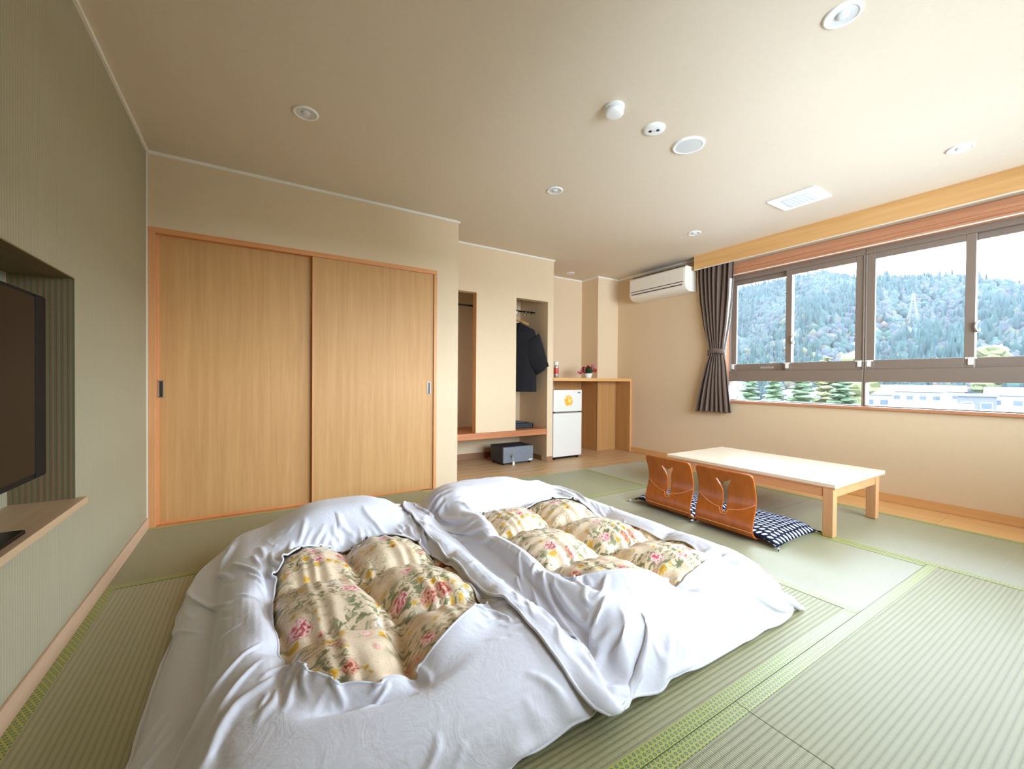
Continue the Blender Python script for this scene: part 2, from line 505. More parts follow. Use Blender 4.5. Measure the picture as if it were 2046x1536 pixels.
# left wall with the television recess
NY0, NY1, NZ0, NZ1, NX = 0.55, 2.318, 0.520, 1.397, -0.790
m = MB().box(XL-0.2, XL, BACK-0.2, NY0, 0, H).box(XL-0.2, XL, NY1, YC+0.6, 0, H).box(XL-0.2, XL, NY0, NY1, 0, NZ0-0.02).box(XL-0.2, XL, NY0, NY1, NZ1, H).box(XL-0.2, NX, NY0, NY1, NZ0-0.02, NZ1)
wl = struct(m, 'wall_left', 'striped_paper')
B(NX, XL-0.0005, NY1, NY1+0.004, NZ0, NZ1).build('recess_side', 'striped_paper_shaded', wl)
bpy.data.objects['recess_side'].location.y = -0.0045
B(NX, XL-0.0005, NY0, NY1-0.005, NZ1-0.004, NZ1-0.0002).build('recess_soffit', 'striped_paper_shaded', wl)
struct(B(NX, -0.578, NY0-0.02, NY1+0.022, NZ0-0.026, NZ0), 'trim_1', 'shelf_wood', bevel=0.002)
struct(B(XL, XL+0.010, BACK, YC-0.002, 0, 0.072), 'baseboard_left', 'baseboard_wood', bevel=0.002)

# closet wall (sliding doors in front of it)
DX0, DX1, DZ = -0.565, 1.392, 1.968
struct(MB().box(XL, XC, YC, YC+0.10, 2.004, H).box(1.421, XC, YC, YC+0.10, 0, 2.004).box(XC-0.10, XC, YC+0.10, Y3, 0, H).box(XL-0.2, XC-0.10, YC+0.55, YC+0.62, 0, H), 'wall_closet', 'wall_beige')
struct(MB().box(XL+0.001, 1.421, YC-0.004, YC+0.10, DZ, 2.004), 'trim_2', 'frame_wood', bevel=0.002)
struct(MB().box(XL+0.006, DX0, YC-0.003, YC+0.10, 0, DZ), 'trim_3', 'frame_wood_up', bevel=0.002)
struct(MB().box(DX1, 1.421, YC-0.004, YC+0.10, 0, DZ), 'trim_4', 'frame_wood_up', bevel=0.002)
def sliding_door(name, x0, x1, y0, y1, hx, edge):
    d = root(name, (x0, y0, 0))
    B(x0, x1, y0, y1, 0.001, DZ+0.004).build('panel', 'door_veneer', d, bevel=0.0015)
    B(x0-0.001 if edge < 0 else x1-0.012, x0+0.012 if edge < 0 else x1+0.001, y0-0.002, y1, 0.001, DZ).build('edge_strip', 'frame_wood_up', d, bevel=0.001)
    B(x0, x1, y0-0.0015, y0+0.002, 0.001, 0.020).build('bottom_rail', 'frame_wood', d)
    p = MB()
    for a in ((hx-0.015, hx+0.015, 0.868, 0.874), (hx-0.015, hx+0.015, 0.978, 0.984), (hx-0.015, hx-0.010, 0.868, 0.984), (hx+0.010, hx+0.015, 0.868, 0.984)):
        p.box(a[0], a[1], y0-0.004, y0+0.004, a[2], a[3])
    q = p.build('pull', 'handle_metal', d, bevel=0.001)
    B(hx-0.0105, hx+0.0105, y0-0.001, y0+0.003, 0.873, 0.979).build('recess', 'handle_recess', q)
sliding_door('door_1', DX0, 0.43, YC+0.050, YC+0.083, -0.545, -1)
sliding_door('door_2', 0.385, DX1, YC+0.012, YC+0.045, 1.352, -1)

# wardrobe wall with two tall bays
struct(MB().box(XC, 3.070, Y2, Y2+0.085, 1.975, H).box(2.085, 2.610, Y2, Y2+0.085, 0.412, 1.975).box(3.070, X2, Y2, Y3, 0, H)
       .box(XC, 3.070, Y3, Y3+0.1, 0, H), 'wall_wardrobe', 'wall_beige')
ww = bpy.data.objects['wall_wardrobe']
B(2.0846, 2.0850, Y2+0.001, Y2+0.086, 0.412, 1.975).build('bay_edge', 'frame_wood_up', ww)
t = thing('wardrobe_bench', 'reddish brown wooden bench board under the open wardrobe bays above the safe', 'bench', (2.35, Y2+0.3, 0.340))
B(XC+0.001, 3.069, Y2-0.012, Y3-0.002, 0.340, 0.411).build('board', 'bench_wood', t, bevel=0.004)
struct(B(XC, 3.07, Y3-0.012, Y3, 0, 0.07), 'baseboard_wardrobe', 'baseboard_brown')
struct(MB().box(3.060, 3.070, Y2+0.09, Y3-0.012, 0, 0.06).box(3.071, X2, Y2-0.008, Y2, 0, 0.06), 'baseboard_wardrobe_side', 'baseboard_brown')

# nook behind the refrigerator
struct(MB().box(X2, XR+0.1, Y3, Y3+0.1, 0, H).box(XP, XR, Y4, Y3, 0, H), 'wall_nook', 'wall_beige')
wn = bpy.data.objects['wall_nook']
MB().box(XP-0.004, XP, Y4-0.004, Y3, 0, 0.998).box(XP-0.004, XR-0.036, Y4-0.004, Y4, 0, 0.998).build('column_panel', 'nook_panel', wn)
B(3.66, XP-0.004, Y3-0.006, Y3, 0, 0.998).build('back_panel', 'nook_panel', wn)

# window wall
struct(MB().box(XR, XR+0.22, BACK-0.2, Y3+0.1, 0, 0.785).box(XR, XR+0.22, BACK-0.2, Y3+0.1, 2.235, H)
       .box(XR, XR+0.22, WY1, Y3+0.1, 0.785, 2.235).box(XR, XR+0.22, BACK-0.2, WY0, 0.785, 2.235), 'wall_right', 'wall_beige')
struct(MB().box(XR-0.014, XR, BACK, Y2-0.01, 0, 0.072), 'baseboard_right', 'board_wood', bevel=0.002)
struct(B(XR-0.022, XR+0.22, WY0-0.03, WY1+0.03, 0.772, 0.797), 'trim_5', 'head_wood', bevel=0.002)
struct(MB().box(XR-0.018, XR+0.22, WY0-0.03, WY1+0.03, 2.200, 2.224).box(XR-0.010, XR, WY0-0.03, WY1+0.03, 2.224, 2.262).box(XR-0.020, XR, WY0-0.03, WY1+0.03, 2.262, 2.33), 'trim_6', 'head_wood', bevel=0.002)
struct(B(XR-0.019, XR-0.017, WY0-0.03, WY1+0.03, 2.196, 2.206), 'trim_glint', 'trim_white')  # white strip stands for light glinting on the wood's lower edge
struct(MB().box(XR-0.02, XR+0.218, WY1-0.004, WY1+0.024, 0.798, 2.199), 'trim_8', 'head_wood')
# curtain box under the ceiling
t = root('curtain_box', (4.45, 3.06, 2.33)); 
MB().box(4.449, 4.467, BACK, 3.060, 2.334, H).build('front_board', 'valance_wood', t, bevel=0.0015)
MB().box(4.467, XR, 3.042, 3.060, 2.334, H).build('end_board', 'valance_wood', t)
MB().box(4.4488, 4.4674, BACK, 3.060, 2.330, 2.335).build('edge_band', 'trim_white', t)
t['label'] = 'long wooden curtain box board running above the windows'

# wall behind the photographer, with a wide glazed opening at its right
RX0, RX1, RZ0 = 1.20, 4.4, 0.85
struct(MB().box(XL-0.2, RX0, BACK-0.2, BACK, 0, H).box(RX1, XR, BACK-0.2, BACK, 0, H).box(RX0, RX1, BACK-0.2, BACK, 2.15, H).box(RX0, RX1, BACK-0.2, BACK, 0, RZ0), 'wall_back', 'wall_beige')
wb = root('window_4', (2.75, BACK, RZ0))
m = MB()
RW = (RX1-RX0-0.05)/4
for k in range(5): m.box(RX0+k*RW, RX0+k*RW+0.05, BACK-0.12, BACK-0.07, RZ0, 2.15)
for k in range(4): m.box(RX0+k*RW+0.05, RX0+(k+1)*RW, BACK-0.12, BACK-0.07, RZ0, RZ0+0.05).box(RX0+k*RW+0.05, RX0+(k+1)*RW, BACK-0.12, BACK-0.07, 2.1, 2.15)
m.build('window_frame', 'bronze_frame', wb)
for k in range(4): B(RX0+k*RW+0.05, RX0+(k+1)*RW, BACK-0.1, BACK-0.095, RZ0+0.05, 2.1).build('pane', 'glass', wb)

# ceiling cornice and corner beads
c = 0.020
struct(MB().box(XL, XL+c*0.6, BACK, YC, H-c, H), 'trim_9', 'trim_white')
struct(MB().box(XL, XC+0.012, YC-c*0.6, YC, H-c, H).box(XC, XC+0.012, YC, Y2, H-c, H), 'trim_10', 'trim_white')
struct(MB().box(XC, X2+0.012, Y2-c*0.6, Y2, H-c, H).box(X2, X2+0.012, Y2, Y3, H-c, H), 'trim_11', 'trim_white')
struct(MB().box(X2, XP, Y3-0.012, Y3, H-c, H).box(XP-0.012, XP, Y4, Y3, H-c, H).box(XP-0.012, XR, Y4-0.012, Y4, H-c, H).box(XR-0.012, XR, 3.06, Y4, H-c, H), 'trim_12', 'trim_white')
struct(MB().box(XL, XL+0.006, YC-0.010, YC, 0, H-c), 'trim_13', 'trim_white')

# ------------------------------------------------------------------ windows
GX = 4.650
def window_unit(name, y1, y0, seen=True):
    """y1 is the far end, y0 the near end; two sliding sashes above a fixed light"""
    w = root(name, (GX, y1, 0.797))
    m = MB()
    m.box(GX-0.03, GX+0.06, y0, y1, 2.150, 2.2)
    for za, zb in ((0.806, 1.014), (1.128, 2.150)): m.box(GX-0.03, GX+0.06, y0, y0+0.012, za, zb).box(GX-0.03, GX+0.06, y1-0.012, y1, za, zb)
    m.box(GX-0.034, GX+0.06, y0, y1, 1.014, 1.128).box(GX-0.03, GX+0.06, y0, y1, 0.797, 0.806)
    m.build('window_frame', 'bronze_frame', w, bevel=0.003)
    B(GX+0.010, GX+0.016, y0+0.012, y1-0.012, 0.806, 1.016).build('fixed_pane', 'glass', w)
    mid = (y0+y1)/2
    for k, (a, b, x) in enumerate(((mid-0.028, y1-0.012, GX+0.018), (y0+0.012, mid+0.028, GX-0.012))):
        # the far sash slides behind, the near one in front
        if name == 'window_1': x = GX+0.018 if k == 0 else GX-0.012
        if name == 'window_2': x = GX-0.012 if k == 0 else GX+0.018
        f = MB().box(x-0.012, x+0.012, a, a+0.056, 1.128, 2.150).box(x-0.012, x+0.012, b-0.056, b, 1.128, 2.150)
        f.box(x-0.012, x+0.012, a+0.056, b-0.056, 1.128, 1.208).box(x-0.012, x+0.012, a+0.056, b-0.056, 2.098, 2.150)
        s_ = f.build('sash', 'bronze_frame', w, bevel=0.003)
        B(x-0.003, x+0.003, a+0.05, b-0.05, 1.20, 2.105).build('pane', 'glass', s_)
        st = MB()
        for yy in (a+0.004, b-0.034):
            st.box(x-0.020, x-0.011, yy, yy+0.030, 1.150, 1.205)
            st.box(x-0.018, x-0.011, yy-0.016, yy+0.046, 1.196, 1.208)
        st.build('stopper', 'white_plastic', s_, bevel=0.002)
        yy = (a+b)/2-0.10 if k else (a+b)/2-0.06
        if (name, k) in (('window_1', 0), ('window_2', 1)):
            MB().box(x-0.016, x-0.011, yy-0.075, yy+0.055, 1.150, 1.172).build('pull', 'latch_metal', s_, bevel=0.002)
    # crescent latch on the meeting stile
    pts = [(GX-0.034, mid-0.03+0.022*math.cos(t_)-0.022, 1.44+0.040*math.sin(t_)) for t_ in np.linspace(-1.3, 1.7, 12)]
    MB().box(GX-0.032, GX-0.018, mid-0.055, mid-0.026, 1.395, 1.425).tube(pts, [0.007]*8+[0.006, 0.005, 0.004, 0.003], 8).build('latch', 'latch_metal', w, smooth=True)
    return w
window_unit('window_1', WY1, 1.479)
window_unit('window_2', 1.475, 0.200)
window_unit('window_3', 0.196, WY0)

# ------------------------------------------------------------------ curtain
t = thing('curtain', 'taupe brown curtain gathered by a tieback beside the window', 'curtain', (4.51, 2.83, 0.655))
def cw(z):   # (y centre, half width) along the drop
    k = [(2.36, 2.830, 0.212), (2.20, 2.832, 0.208), (1.95, 2.828, 0.190), (1.65, 2.820, 0.150), (1.45, 2.812, 0.108), (1.36, 2.805, 0.090), (1.30, 2.806, 0.092), (1.20, 2.815, 0.125), (1.0, 2.832, 0.168), (0.80, 2.842, 0.205), (0.655, 2.846, 0.226)]
    zz = [a[0] for a in k][::-1]
    return np.interp(z, zz, [a[1] for a in k][::-1]), np.interp(z, zz, [a[2] for a in k][::-1])
nu, nv = 150, 70
P = np.zeros((nu, nv, 3))
for j in range(nv):
    z = 2.36+(0.655-2.36)*j/(nv-1)
    yc_, hw_ = cw(z)
    amp = 0.010+0.11*hw_ if z > 1.33 else 0.012+0.12*hw_
    for i in range(nu):
        u = i/(nu-1)
        ph = u*2*math.pi*7.5 + 0.5*math.sin(u*9+z*1.5)
        sway = 0.5*math.sin(2.3*z+6*u)
        x = 4.513 + amp*(0.8*math.sin(ph+sway)+0.25*math.sin(2.1*ph+1.3)) - (0.012 if z < 1.3 else 0)*math.sin(u*math.pi)
        x = min(x, 4.555)
        P[i, j] = (x, yc_+hw_*(1-2*u), z + (0.006*math.sin(ph) if j == nv-1 else 0))
MB().grid(P).build('drape', 'curtain_brown', t, smooth=True, solid=0.004)
# pale lining that shows along the window edge
P2 = P[-14:].copy(); P2[:, :, 1] -= 0.010; P2[:, :, 0] += 0.012
MB().grid(P2[:, 8:44]).build('lining', 'curtain_lining', t, smooth=True)
pts = [(4.508+0.052*math.cos(a), 2.805+0.100*math.sin(a), 1.335-0.028*math.cos(a)) for a in np.linspace(0, 2*math.pi, 28, endpoint=False)]
Pb = np.array([[(p[0], p[1], p[2]+dz) for dz in (-0.026, 0.026)] for p in pts])
MB().grid(Pb, wrap_u=True).build('tieback', 'curtain_brown', t, smooth=True, solid=0.006)
t2 = thing('curtain_rail', 'slim white curtain rail hidden inside the wooden curtain box', 'curtain rail', (4.513, 1.0, 2.372))
MB().box(4.505, 4.521, BACK+0.05, 3.035, 2.372, 2.390).build('rail', 'white_plastic', t2)
hk = MB()
for i in range(9): hk.box(4.510, 4.516, 2.63+i*0.05, 2.634+i*0.05, 2.35, 2.373)
hk.build('runners', 'white_plastic', t2)
t2.children[1]['kind'] = 'stuff'
for yy in (2.95, 0.5): MB().box(4.505, 4.521, yy, yy+0.02, 2.389, H-0.0005).build('bracket', 'white_plastic', t2)

# ------------------------------------------------------------------ ceiling fittings
def downlight(x, y, r, label):
    t = thing('downlight', label, 'downlight', (x, y, H), 'recessed ceiling downlights')
    MB().lathe([(r*0.76, 0.0), (r*0.78, -0.006), (r*0.9, -0.008), (r, -0.005), (r*1.005, 0.0)], (x, y, H), 36).build('ring', 'lamp_white', t, smooth=True)
    MB().lathe([(r*0.77, -0.0055), (r*0.70, -0.0048), (r*0.42, -0.0016), (0, -0.0012)], (x, y, H), 36).build('reflector', 'lamp_reflector', t, smooth=True)
    MB().lathe([(r*0.36, -0.0012), (r*0.34, -0.006), (r*0.2, -0.010), (0, -0.011)], (x, y, H), 24).build('bulb', 'lamp_lens', t, smooth=True)
downlight(0.240, 2.607, 0.066, 'round white recessed downlight nearest the closet and the striped wall')
downlight(2.000, 2.600, 0.062, 'round white recessed downlight in front of the open wardrobe bays')
downlight(3.752, 2.580, 0.062, 'round white recessed downlight by the curtain end of the curtain box')
downlight(2.024, 0.736, 0.066, 'round white recessed downlight beyond the smoke detector, over the open tatami')
downlight(3.800, 0.745, 0.064, 'round white recessed downlight close to the curtain box, past the square vent')
downlight(3.717, 4.460, 0.055, 'small white recessed downlight inside the refrigerator nook')
t = thing('smoke_detector', 'white domed smoke detector on the ceiling', 'smoke detector', (1.662, 1.640, H))
MB().lathe([(0.056, 0), (0.056, -0.012), (0.053, -0.014), (0.046, -0.015), (0, -0.015)], (1.662, 1.64, H), 32).build('base', 'white_plastic', t, smooth=True, bevel=0.001)
MB().lathe([(0.044, -0.014), (0.044, -0.020), (0.051, -0.022), (0.052, -0.036), (0.047, -0.043), (0.034, -0.046), (0.012, -0.047), (0, -0.047)], (1.662, 1.64, H), 32).build('sensor_head', 'lamp_white', t, smooth=True)
t = thing('emergency_light', 'small round emergency light with twin dark lenses on the ceiling', 'emergency light', (2.004, 1.652, H))
MB().lathe([(0, -0.012), (0.045, -0.012), (0.060, -0.009), (0.064, 0)], (2.004, 1.652, H), 32).build('plate', 'lamp_white', t, smooth=True)
for dx, dy in ((-0.014, 0.016), (0.014, -0.016)):
    MB().lathe([(0, -0.016), (0.009, -0.015), (0.011, -0.011)], (2.004+dx, 1.652+dy, H), 16).build('lens', 'dark_hole', t, smooth=True)
MB().lathe([(0, -0.018), (0.006, -0.016), (0.007, -0.011)], (2.006, 1.648, H), 12).build('indicator', 'lamp_lens', t, smooth=True)
t = thing('ceiling_speaker', 'flat round white ceiling speaker with grey grille', 'speaker', (2.325, 1.649, H))
MB().lathe([(0.078, -0.008), (0.084, -0.011), (0.094, -0.010), (0.098, 0)], (2.325, 1.649, H), 40).build('rim', 'lamp_white', t, smooth=True)
MB().lathe([(0, -0.0095), (0.05, -0.0092), (0.080, -0.008)], (2.325, 1.649, H), 40).build('grille', 'speaker_mesh', t, smooth=True)
t = thing('ceiling_vent', 'square white ventilation panel on the ceiling near the windows', 'vent', (3.745, 1.640, H))
MB().box(3.592, 3.902, 1.468, 1.812, H-0.012, H-0.0).build('panel', 'lamp_white', t, bevel=0.004)
MB().box(3.66, 3.85, 1.54, 1.74, H-0.016, H-0.011).build('filter_plate', 'vent_grey', t, bevel=0.002)
for i in range(6):
    MB().box(3.668, 3.842, 1.556+i*0.030, 1.564+i*0.030, H-0.0172, H-0.0155).build('slat', 'lamp_white', t)

# ------------------------------------------------------------------ air conditioner
t = thing('air_conditioner', 'cream wall mounted air conditioner above the counter nook beside the curtain box', 'air conditioner', (XR, 3.55, 2.08))
prof = [(4.57, 2.095), (4.57, 2.395), (4.385, 2.395), (4.362, 2.385), (4.352, 2.36), (4.350, 2.19), (4.358, 2.15), (4.385, 2.115), (4.43, 2.095)]
MB().prism([(y, x) if False else (z, x) for x, z in prof], 3.105, 3.975, 'y').build('body', 'ac_white', t, bevel=0.010, seg=3)
MB().box(4.3465, 4.352, 3.125, 3.955, 2.215, 2.372).build('front_panel', 'ac_white', t, bevel=0.003)
MB().box(4.347, 4.360, 3.135, 3.945, 2.200, 2.208).build('intake_slot', 'ac_dark', t)
MB().prism([(2.165, 4.3495), (2.175, 4.3475), (2.179, 4.356), (2.168, 4.360)], 3.15, 3.93, 'y').build('louvre_slot', 'ac_dark', t)
MB().prism([(2.163, 4.350), (2.128, 4.371), (2.132, 4.376), (2.166, 4.354)], 3.15, 3.93, 'y').build('louvre', 'ac_white', t)
MB().box(4.37, 4.55, 3.14, 3.93, 2.3945, 2.402).build('top_grille', 'ac_dark', t)
MB().tube([(4.40, 3.965, 2.37), (4.42, 4.03, 2.40), (4.50, 4.08, 2.42), (4.568, 4.10, 2.43)], 0.012, 8).build('pipe', 'ac_white', t, smooth=True)

# ------------------------------------------------------------------ television in the recess
t = thing('television', 'large black flat television standing in the wall recess', 'television', (-0.69, 1.62, NZ0))
MB().box(-0.700, -0.652, 1.02, 2.190, 0.646, 1.296).build('casing', 'black_matt', t, bevel=0.006)
MB().box(-0.653, -0.650, 1.05, 2.095, 0.668, 1.282).build('screen', 'black_gloss', t)
MB().box(-0.653, -0.6490, 2.097, 2.184, 0.652, 1.290).build('reflection_strip', 'black_matt', t, bevel=0.002)  # black strip painted in for a reflection at the screen's end
MB().box(-0.69, -0.67, 1.52, 1.70, NZ0+0.012, 0.66).build('stand_neck', 'black_matt', t)
MB().box(-0.77, -0.60, 1.35, 1.87, NZ0, NZ0+0.014).build('stand_base', 'black_gloss', t, bevel=0.004)

# ------------------------------------------------------------------ wardrobe contents
t = thing('wardrobe_rail', 'thin dark hanging rail running behind the open wardrobe bays', 'rail', (2.35, 4.40, 1.877))
MB().tube([(XC+0.001, 4.40, 1.877), (3.069, 4.40, 1.877)], 0.011, 10).build('rod', 'rod_black', t, smooth=True)
for x in (XC+0.006, 3.064): MB().lathe([(0, -0.005), (0.024, -0.005), (0.024, 0.004), (0, 0.004)], (x, 4.40, 1.877), 16, 'x').build('flange', 'chrome', t)
for x in (2.93, 2.98): MB().tube([(x, 4.40, 1.889), (x, 4.386, 1.884), (x, 4.383, 1.868), (x, 4.40, 1.852), (x, 4.41, 1.842), (x, 4.40, 1.83)], 0.004, 6).build('hook', 'chrome', t, smooth=True)

t = thing('jacket', 'short black robe jacket with wide sleeves hanging in the wardrobe bay', 'jacket', (2.78, 4.385, 0.86))
def turn(P):
    a = -0.75
    P = np.array(P, float); dx, dy = P[..., 0]-2.66, P[..., 1]-4.215
    Q = P.copy(); Q[..., 0] = 2.78+dx*math.cos(a)-dy*math.sin(a); Q[..., 1] = 4.385+dx*math.sin(a)+dy*math.cos(a)
    return Q
def jacket_body():
    zs = np.linspace(0.862, 1.722, 30); n = 40
    P = np.zeros((30, n, 3))
    for i, z in enumerate(zs):
        hw = np.interp(z, [0.86, 1.0, 1.3, 1.55, 1.63, 1.69, 1.722], [0.265, 0.262, 0.258, 0.258, 0.235, 0.12, 0.06])
        hd = np.interp(z, [0.86, 1.2, 1.6, 1.69, 1.722], [0.060, 0.056, 0.052, 0.035, 0.022])
        for k in range(n):
            a = 2*math.pi*k/n
            ca, sa = math.cos(a), math.sin(a)
            wr = 0.006*math.sin(9*a+1.7*math.sin(3*z))*(1-(z-0.86))
            P[i, k] = (2.66+hw*math.copysign(abs(ca)**0.75, ca), 4.215+(hd+wr)*math.copysign(abs(sa)**0.8, sa), z)
    return turn(P)
MB().grid(jacket_body(), wrap_v=True).build('body', 'jacket_black', t, smooth=True)
def sleeve(sg):
    P = np.zeros((16, 24, 3))
    for i in range(16):
        s = i/15
        cx_ = 2.66+sg*(0.145+0.20*s); cz = 1.475-0.35*s
        hh = 0.185-0.093*s
        for k in range(24):
            a = 2*math.pi*k/24
            q = math.cos(a)*hh; d = math.sin(a)*(0.042+0.006*s)
            P[i, k] = (cx_ + q*0.80*sg, 4.210-0.010*s+d, cz + q*0.60)
    return turn(P)
for sg in (1, -1): MB().grid(sleeve(sg), wrap_v=True).build('sleeve', 'jacket_black', t, smooth=True, solid=0.004)
for sg in (1, -1):
    MB().tube(turn([(2.66+sg*0.060, 4.19, 1.722), (2.66+sg*0.050, 4.165, 1.64), (2.66+sg*0.02, 4.152, 1.50), (2.66+sg*0.004, 4.150, 1.30), (2.66, 4.150, 0.87)]).tolist(), [0.014, 0.014, 0.013, 0.012, 0.010], 8).build('collar_band', 'jacket_black', t, smooth=True)

t = thing('coat_hanger', 'wooden coat hanger carrying the dark jacket', 'hanger', (2.78, 4.385, 1.72))
MB().tube(turn([(2.66, 4.215, 1.755), (2.66, 4.215, 1.84), (2.676, 4.215, 1.862), (2.676, 4.215, 1.884), (2.66, 4.215, 1.893), (2.644, 4.215, 1.884)]).tolist(), 0.004, 8).build('hook', 'chrome', t, smooth=True)
MB().tube(turn([(2.50, 4.215, 1.700), (2.58, 4.215, 1.738), (2.66, 4.215, 1.758), (2.74, 4.215, 1.738), (2.82, 4.215, 1.700)]).tolist(), [0.010, 0.012, 0.014, 0.012, 0.010], 10).build('arms', 'hanger_wood', t, smooth=True)

t = thing('storage_tray', 'low black tray with a folded dark cloth on the bench in the wardrobe bay', 'tray', (2.78, 4.38, 0.411))
m = MB()
for a in ((2.62, 2.97, 4.26, 4.275), (2.62, 2.97, 4.495, 4.51), (2.62, 2.635, 4.26, 4.51), (2.955, 2.97, 4.26, 4.51)): m.box(a[0], a[1], a[2], a[3], 0.411, 0.470)
m.box(2.62, 2.97, 4.26, 4.51, 0.411, 0.420).build('tray', 'basket_black', t, bevel=0.003)
MB().box(2.64, 2.95, 4.28, 4.49, 0.420, 0.478).build('cloth', 'basket_black', t, bevel=0.018, seg=3)
MB().box(2.66, 2.86, 4.285, 4.46, 0.477, 0.492).build('folded_cloth', 'safe_body', t, bevel=0.006, seg=3)

t = thing('safe', 'small grey steel safe with a key in its door on the floor under the bench', 'safe', (2.69, 4.32, 0))
MB().box(2.470, 2.905, 4.172, 4.460, 0.020, 0.214).build('body', 'safe_body', t, bevel=0.004)
MB().box(2.475, 2.900, 4.158, 4.174, 0.024, 0.210).build('door', 'safe_grey', t, bevel=0.004)
MB().lathe([(0, -0.014), (0.013, -0.014), (0.014, 0.0), (0.018, 0.002)], (2.585, 4.158, 0.115), 20, 'y').build('lock', 'chrome', t, smooth=True)
MB().box(2.580, 2.590, 4.128, 4.146, 0.085, 0.135).build('key', 'chrome', t, bevel=0.002)
MB().prism([(4.137, 2.583), (4.134, 2.598), (4.128, 2.602), (4.131, 2.586)], 0.012, 0.085, 'z') if False else None
MB().box(2.585, 2.612, 4.126, 4.131, 0.0, 0.040).box(2.590, 2.594, 4.127, 4.130, 0.038, 0.09).build('key_tag', 'tag_white', t)
MB().box(2.852, 2.888, 4.1565, 4.159, 0.186, 0.200).build('badge', 'chrome', t)
MB().box(2.835, 2.885, 4.1565, 4.159, 0.034, 0.050).build('label_plate', 'tag_white', t)
for x in (2.50, 2.87):
    for y in (4.20, 4.43): MB().lathe([(0, 0), (0.014, 0), (0.012, 0.021), (0, 0.021)], (x, y, 0), 12).build('foot', 'black_matt', t)

# ------------------------------------------------------------------ refrigerator nook
t = thing('refrigerator', 'small white two-door refrigerator with a round orange sticker', 'refrigerator', (3.43, 4.4, 0))
FX0, FX1, FY = 3.190, 3.662, 4.135
MB().box(FX0+0.004, FX1-0.004, FY+0.045, 4.64, 0.022, 0.880).build('body', 'fridge_white', t, bevel=0.006)
d1 = MB().box(FX0, FX1, FY, FY+0.044, 0.606, 0.886).build('freezer_door', 'fridge_white', t, bevel=0.010, seg=3)
d2 = MB().box(FX0, FX1, FY, FY+0.044, 0.030, 0.590).build('main_door', 'fridge_white', t, bevel=0.010, seg=3)
MB().box(FX0+0.012, FX1-0.012, FY+0.010, FY+0.044, 0.588, 0.608).build('door_gap', 'dark_hole', t)
MB().box(FX0+0.03, FX0+0.40, FY-0.004, FY+0.012, 0.594, 0.606).build('handle', 'chrome', t, bevel=0.003)
MB().lathe([(0, -0.0012), (0.069, -0.0012), (0.070, 0.0002)], (3.432, FY, 0.745), 40, 'y').build('sticker', 'sticker', d1)
MB().box(3.585, 3.632, FY-0.0012, FY+0.001, 0.842, 0.858).build('badge', 'handle_metal', d1)
MB().box(FX0+0.02, FX1-0.02, FY+0.05, 4.60, 0.0, 0.024).build('plinth', 'black_matt', t)
for x in (FX0+0.05, FX1-0.05): MB().lathe([(0, 0), (0.016, 0), (0.016, 0.024), (0, 0.024)], (x, FY+0.03, 0), 12).build('foot', 'black_matt', t)

t = thing('counter', 'wooden counter shelf spanning the nook above the refrigerator', 'counter', (3.86, 4.25, 0))
MB().box(X2+0.001, XR-0.001, 4.105, Y4-0.001, 1.000, 1.040).box(X2+0.001, XP-0.001, Y4-0.001, Y3-0.001, 1.000, 1.040).build('top', 'counter_wood', t, bevel=0.002)
MB().box(XR-0.034, XR-0.002, 4.108, Y4-0.005, 0.0, 1.000).build('side_panel', 'nook_panel', t, bevel=0.002)
MB().box(XR-0.0345, XR-0.0015, 4.1045, 4.1085, 0.0, 1.000).build('edge_strip', 'frame_wood_up', t)

random.seed(3)
t = thing('flower_pot', 'small white pot of crimson and pink flowers on the counter', 'potted plant', (3.84, 4.22, 1.040))
MB().lathe([(0, 0), (0.038, 0), (0.045, 0.012), (0.058, 0.058), (0.061, 0.064), (0.055, 0.064), (0.050, 0.050), (0, 0.050)], (3.84, 4.22, 1.040), 28).build('pot', 'pot_white', t, smooth=True)
def leaf(m, c, d, L, w):
    d = Vector(d).normalized(); s = d.cross(Vector((0, 0, 1))).normalized(); nrm = s.cross(d)
    c = Vector(c); pts = []
    for k, (a, b) in enumerate(((0, 0), (0.3, 0.8), (0.6, 1), (0.85, 0.6), (1, 0))):
        mid = c+d*L*a+nrm*(0.25*L*math.sin(a*2.2)); pts.append((mid-s*w*b, mid+s*w*b))
    vs = [p for q in pts for p in q]
    m.add(vs, [(2*i, 2*i+1, 2*i+3, 2*i+2) for i in range(4)])
for i in range(34):
    a = random.uniform(0, 2*math.pi); e = random.uniform(0.1, 1.0)
    m = MB(); leaf(m, (3.84+0.03*math.cos(a), 4.22+0.03*math.sin(a), 1.095), (math.cos(a)*math.cos(e), math.sin(a)*math.cos(e), math.sin(e)*0.8), random.uniform(0.07, 0.13), random.uniform(0.012, 0.02))
    m.build('leaf', 'leaf_green', t, smooth=True)
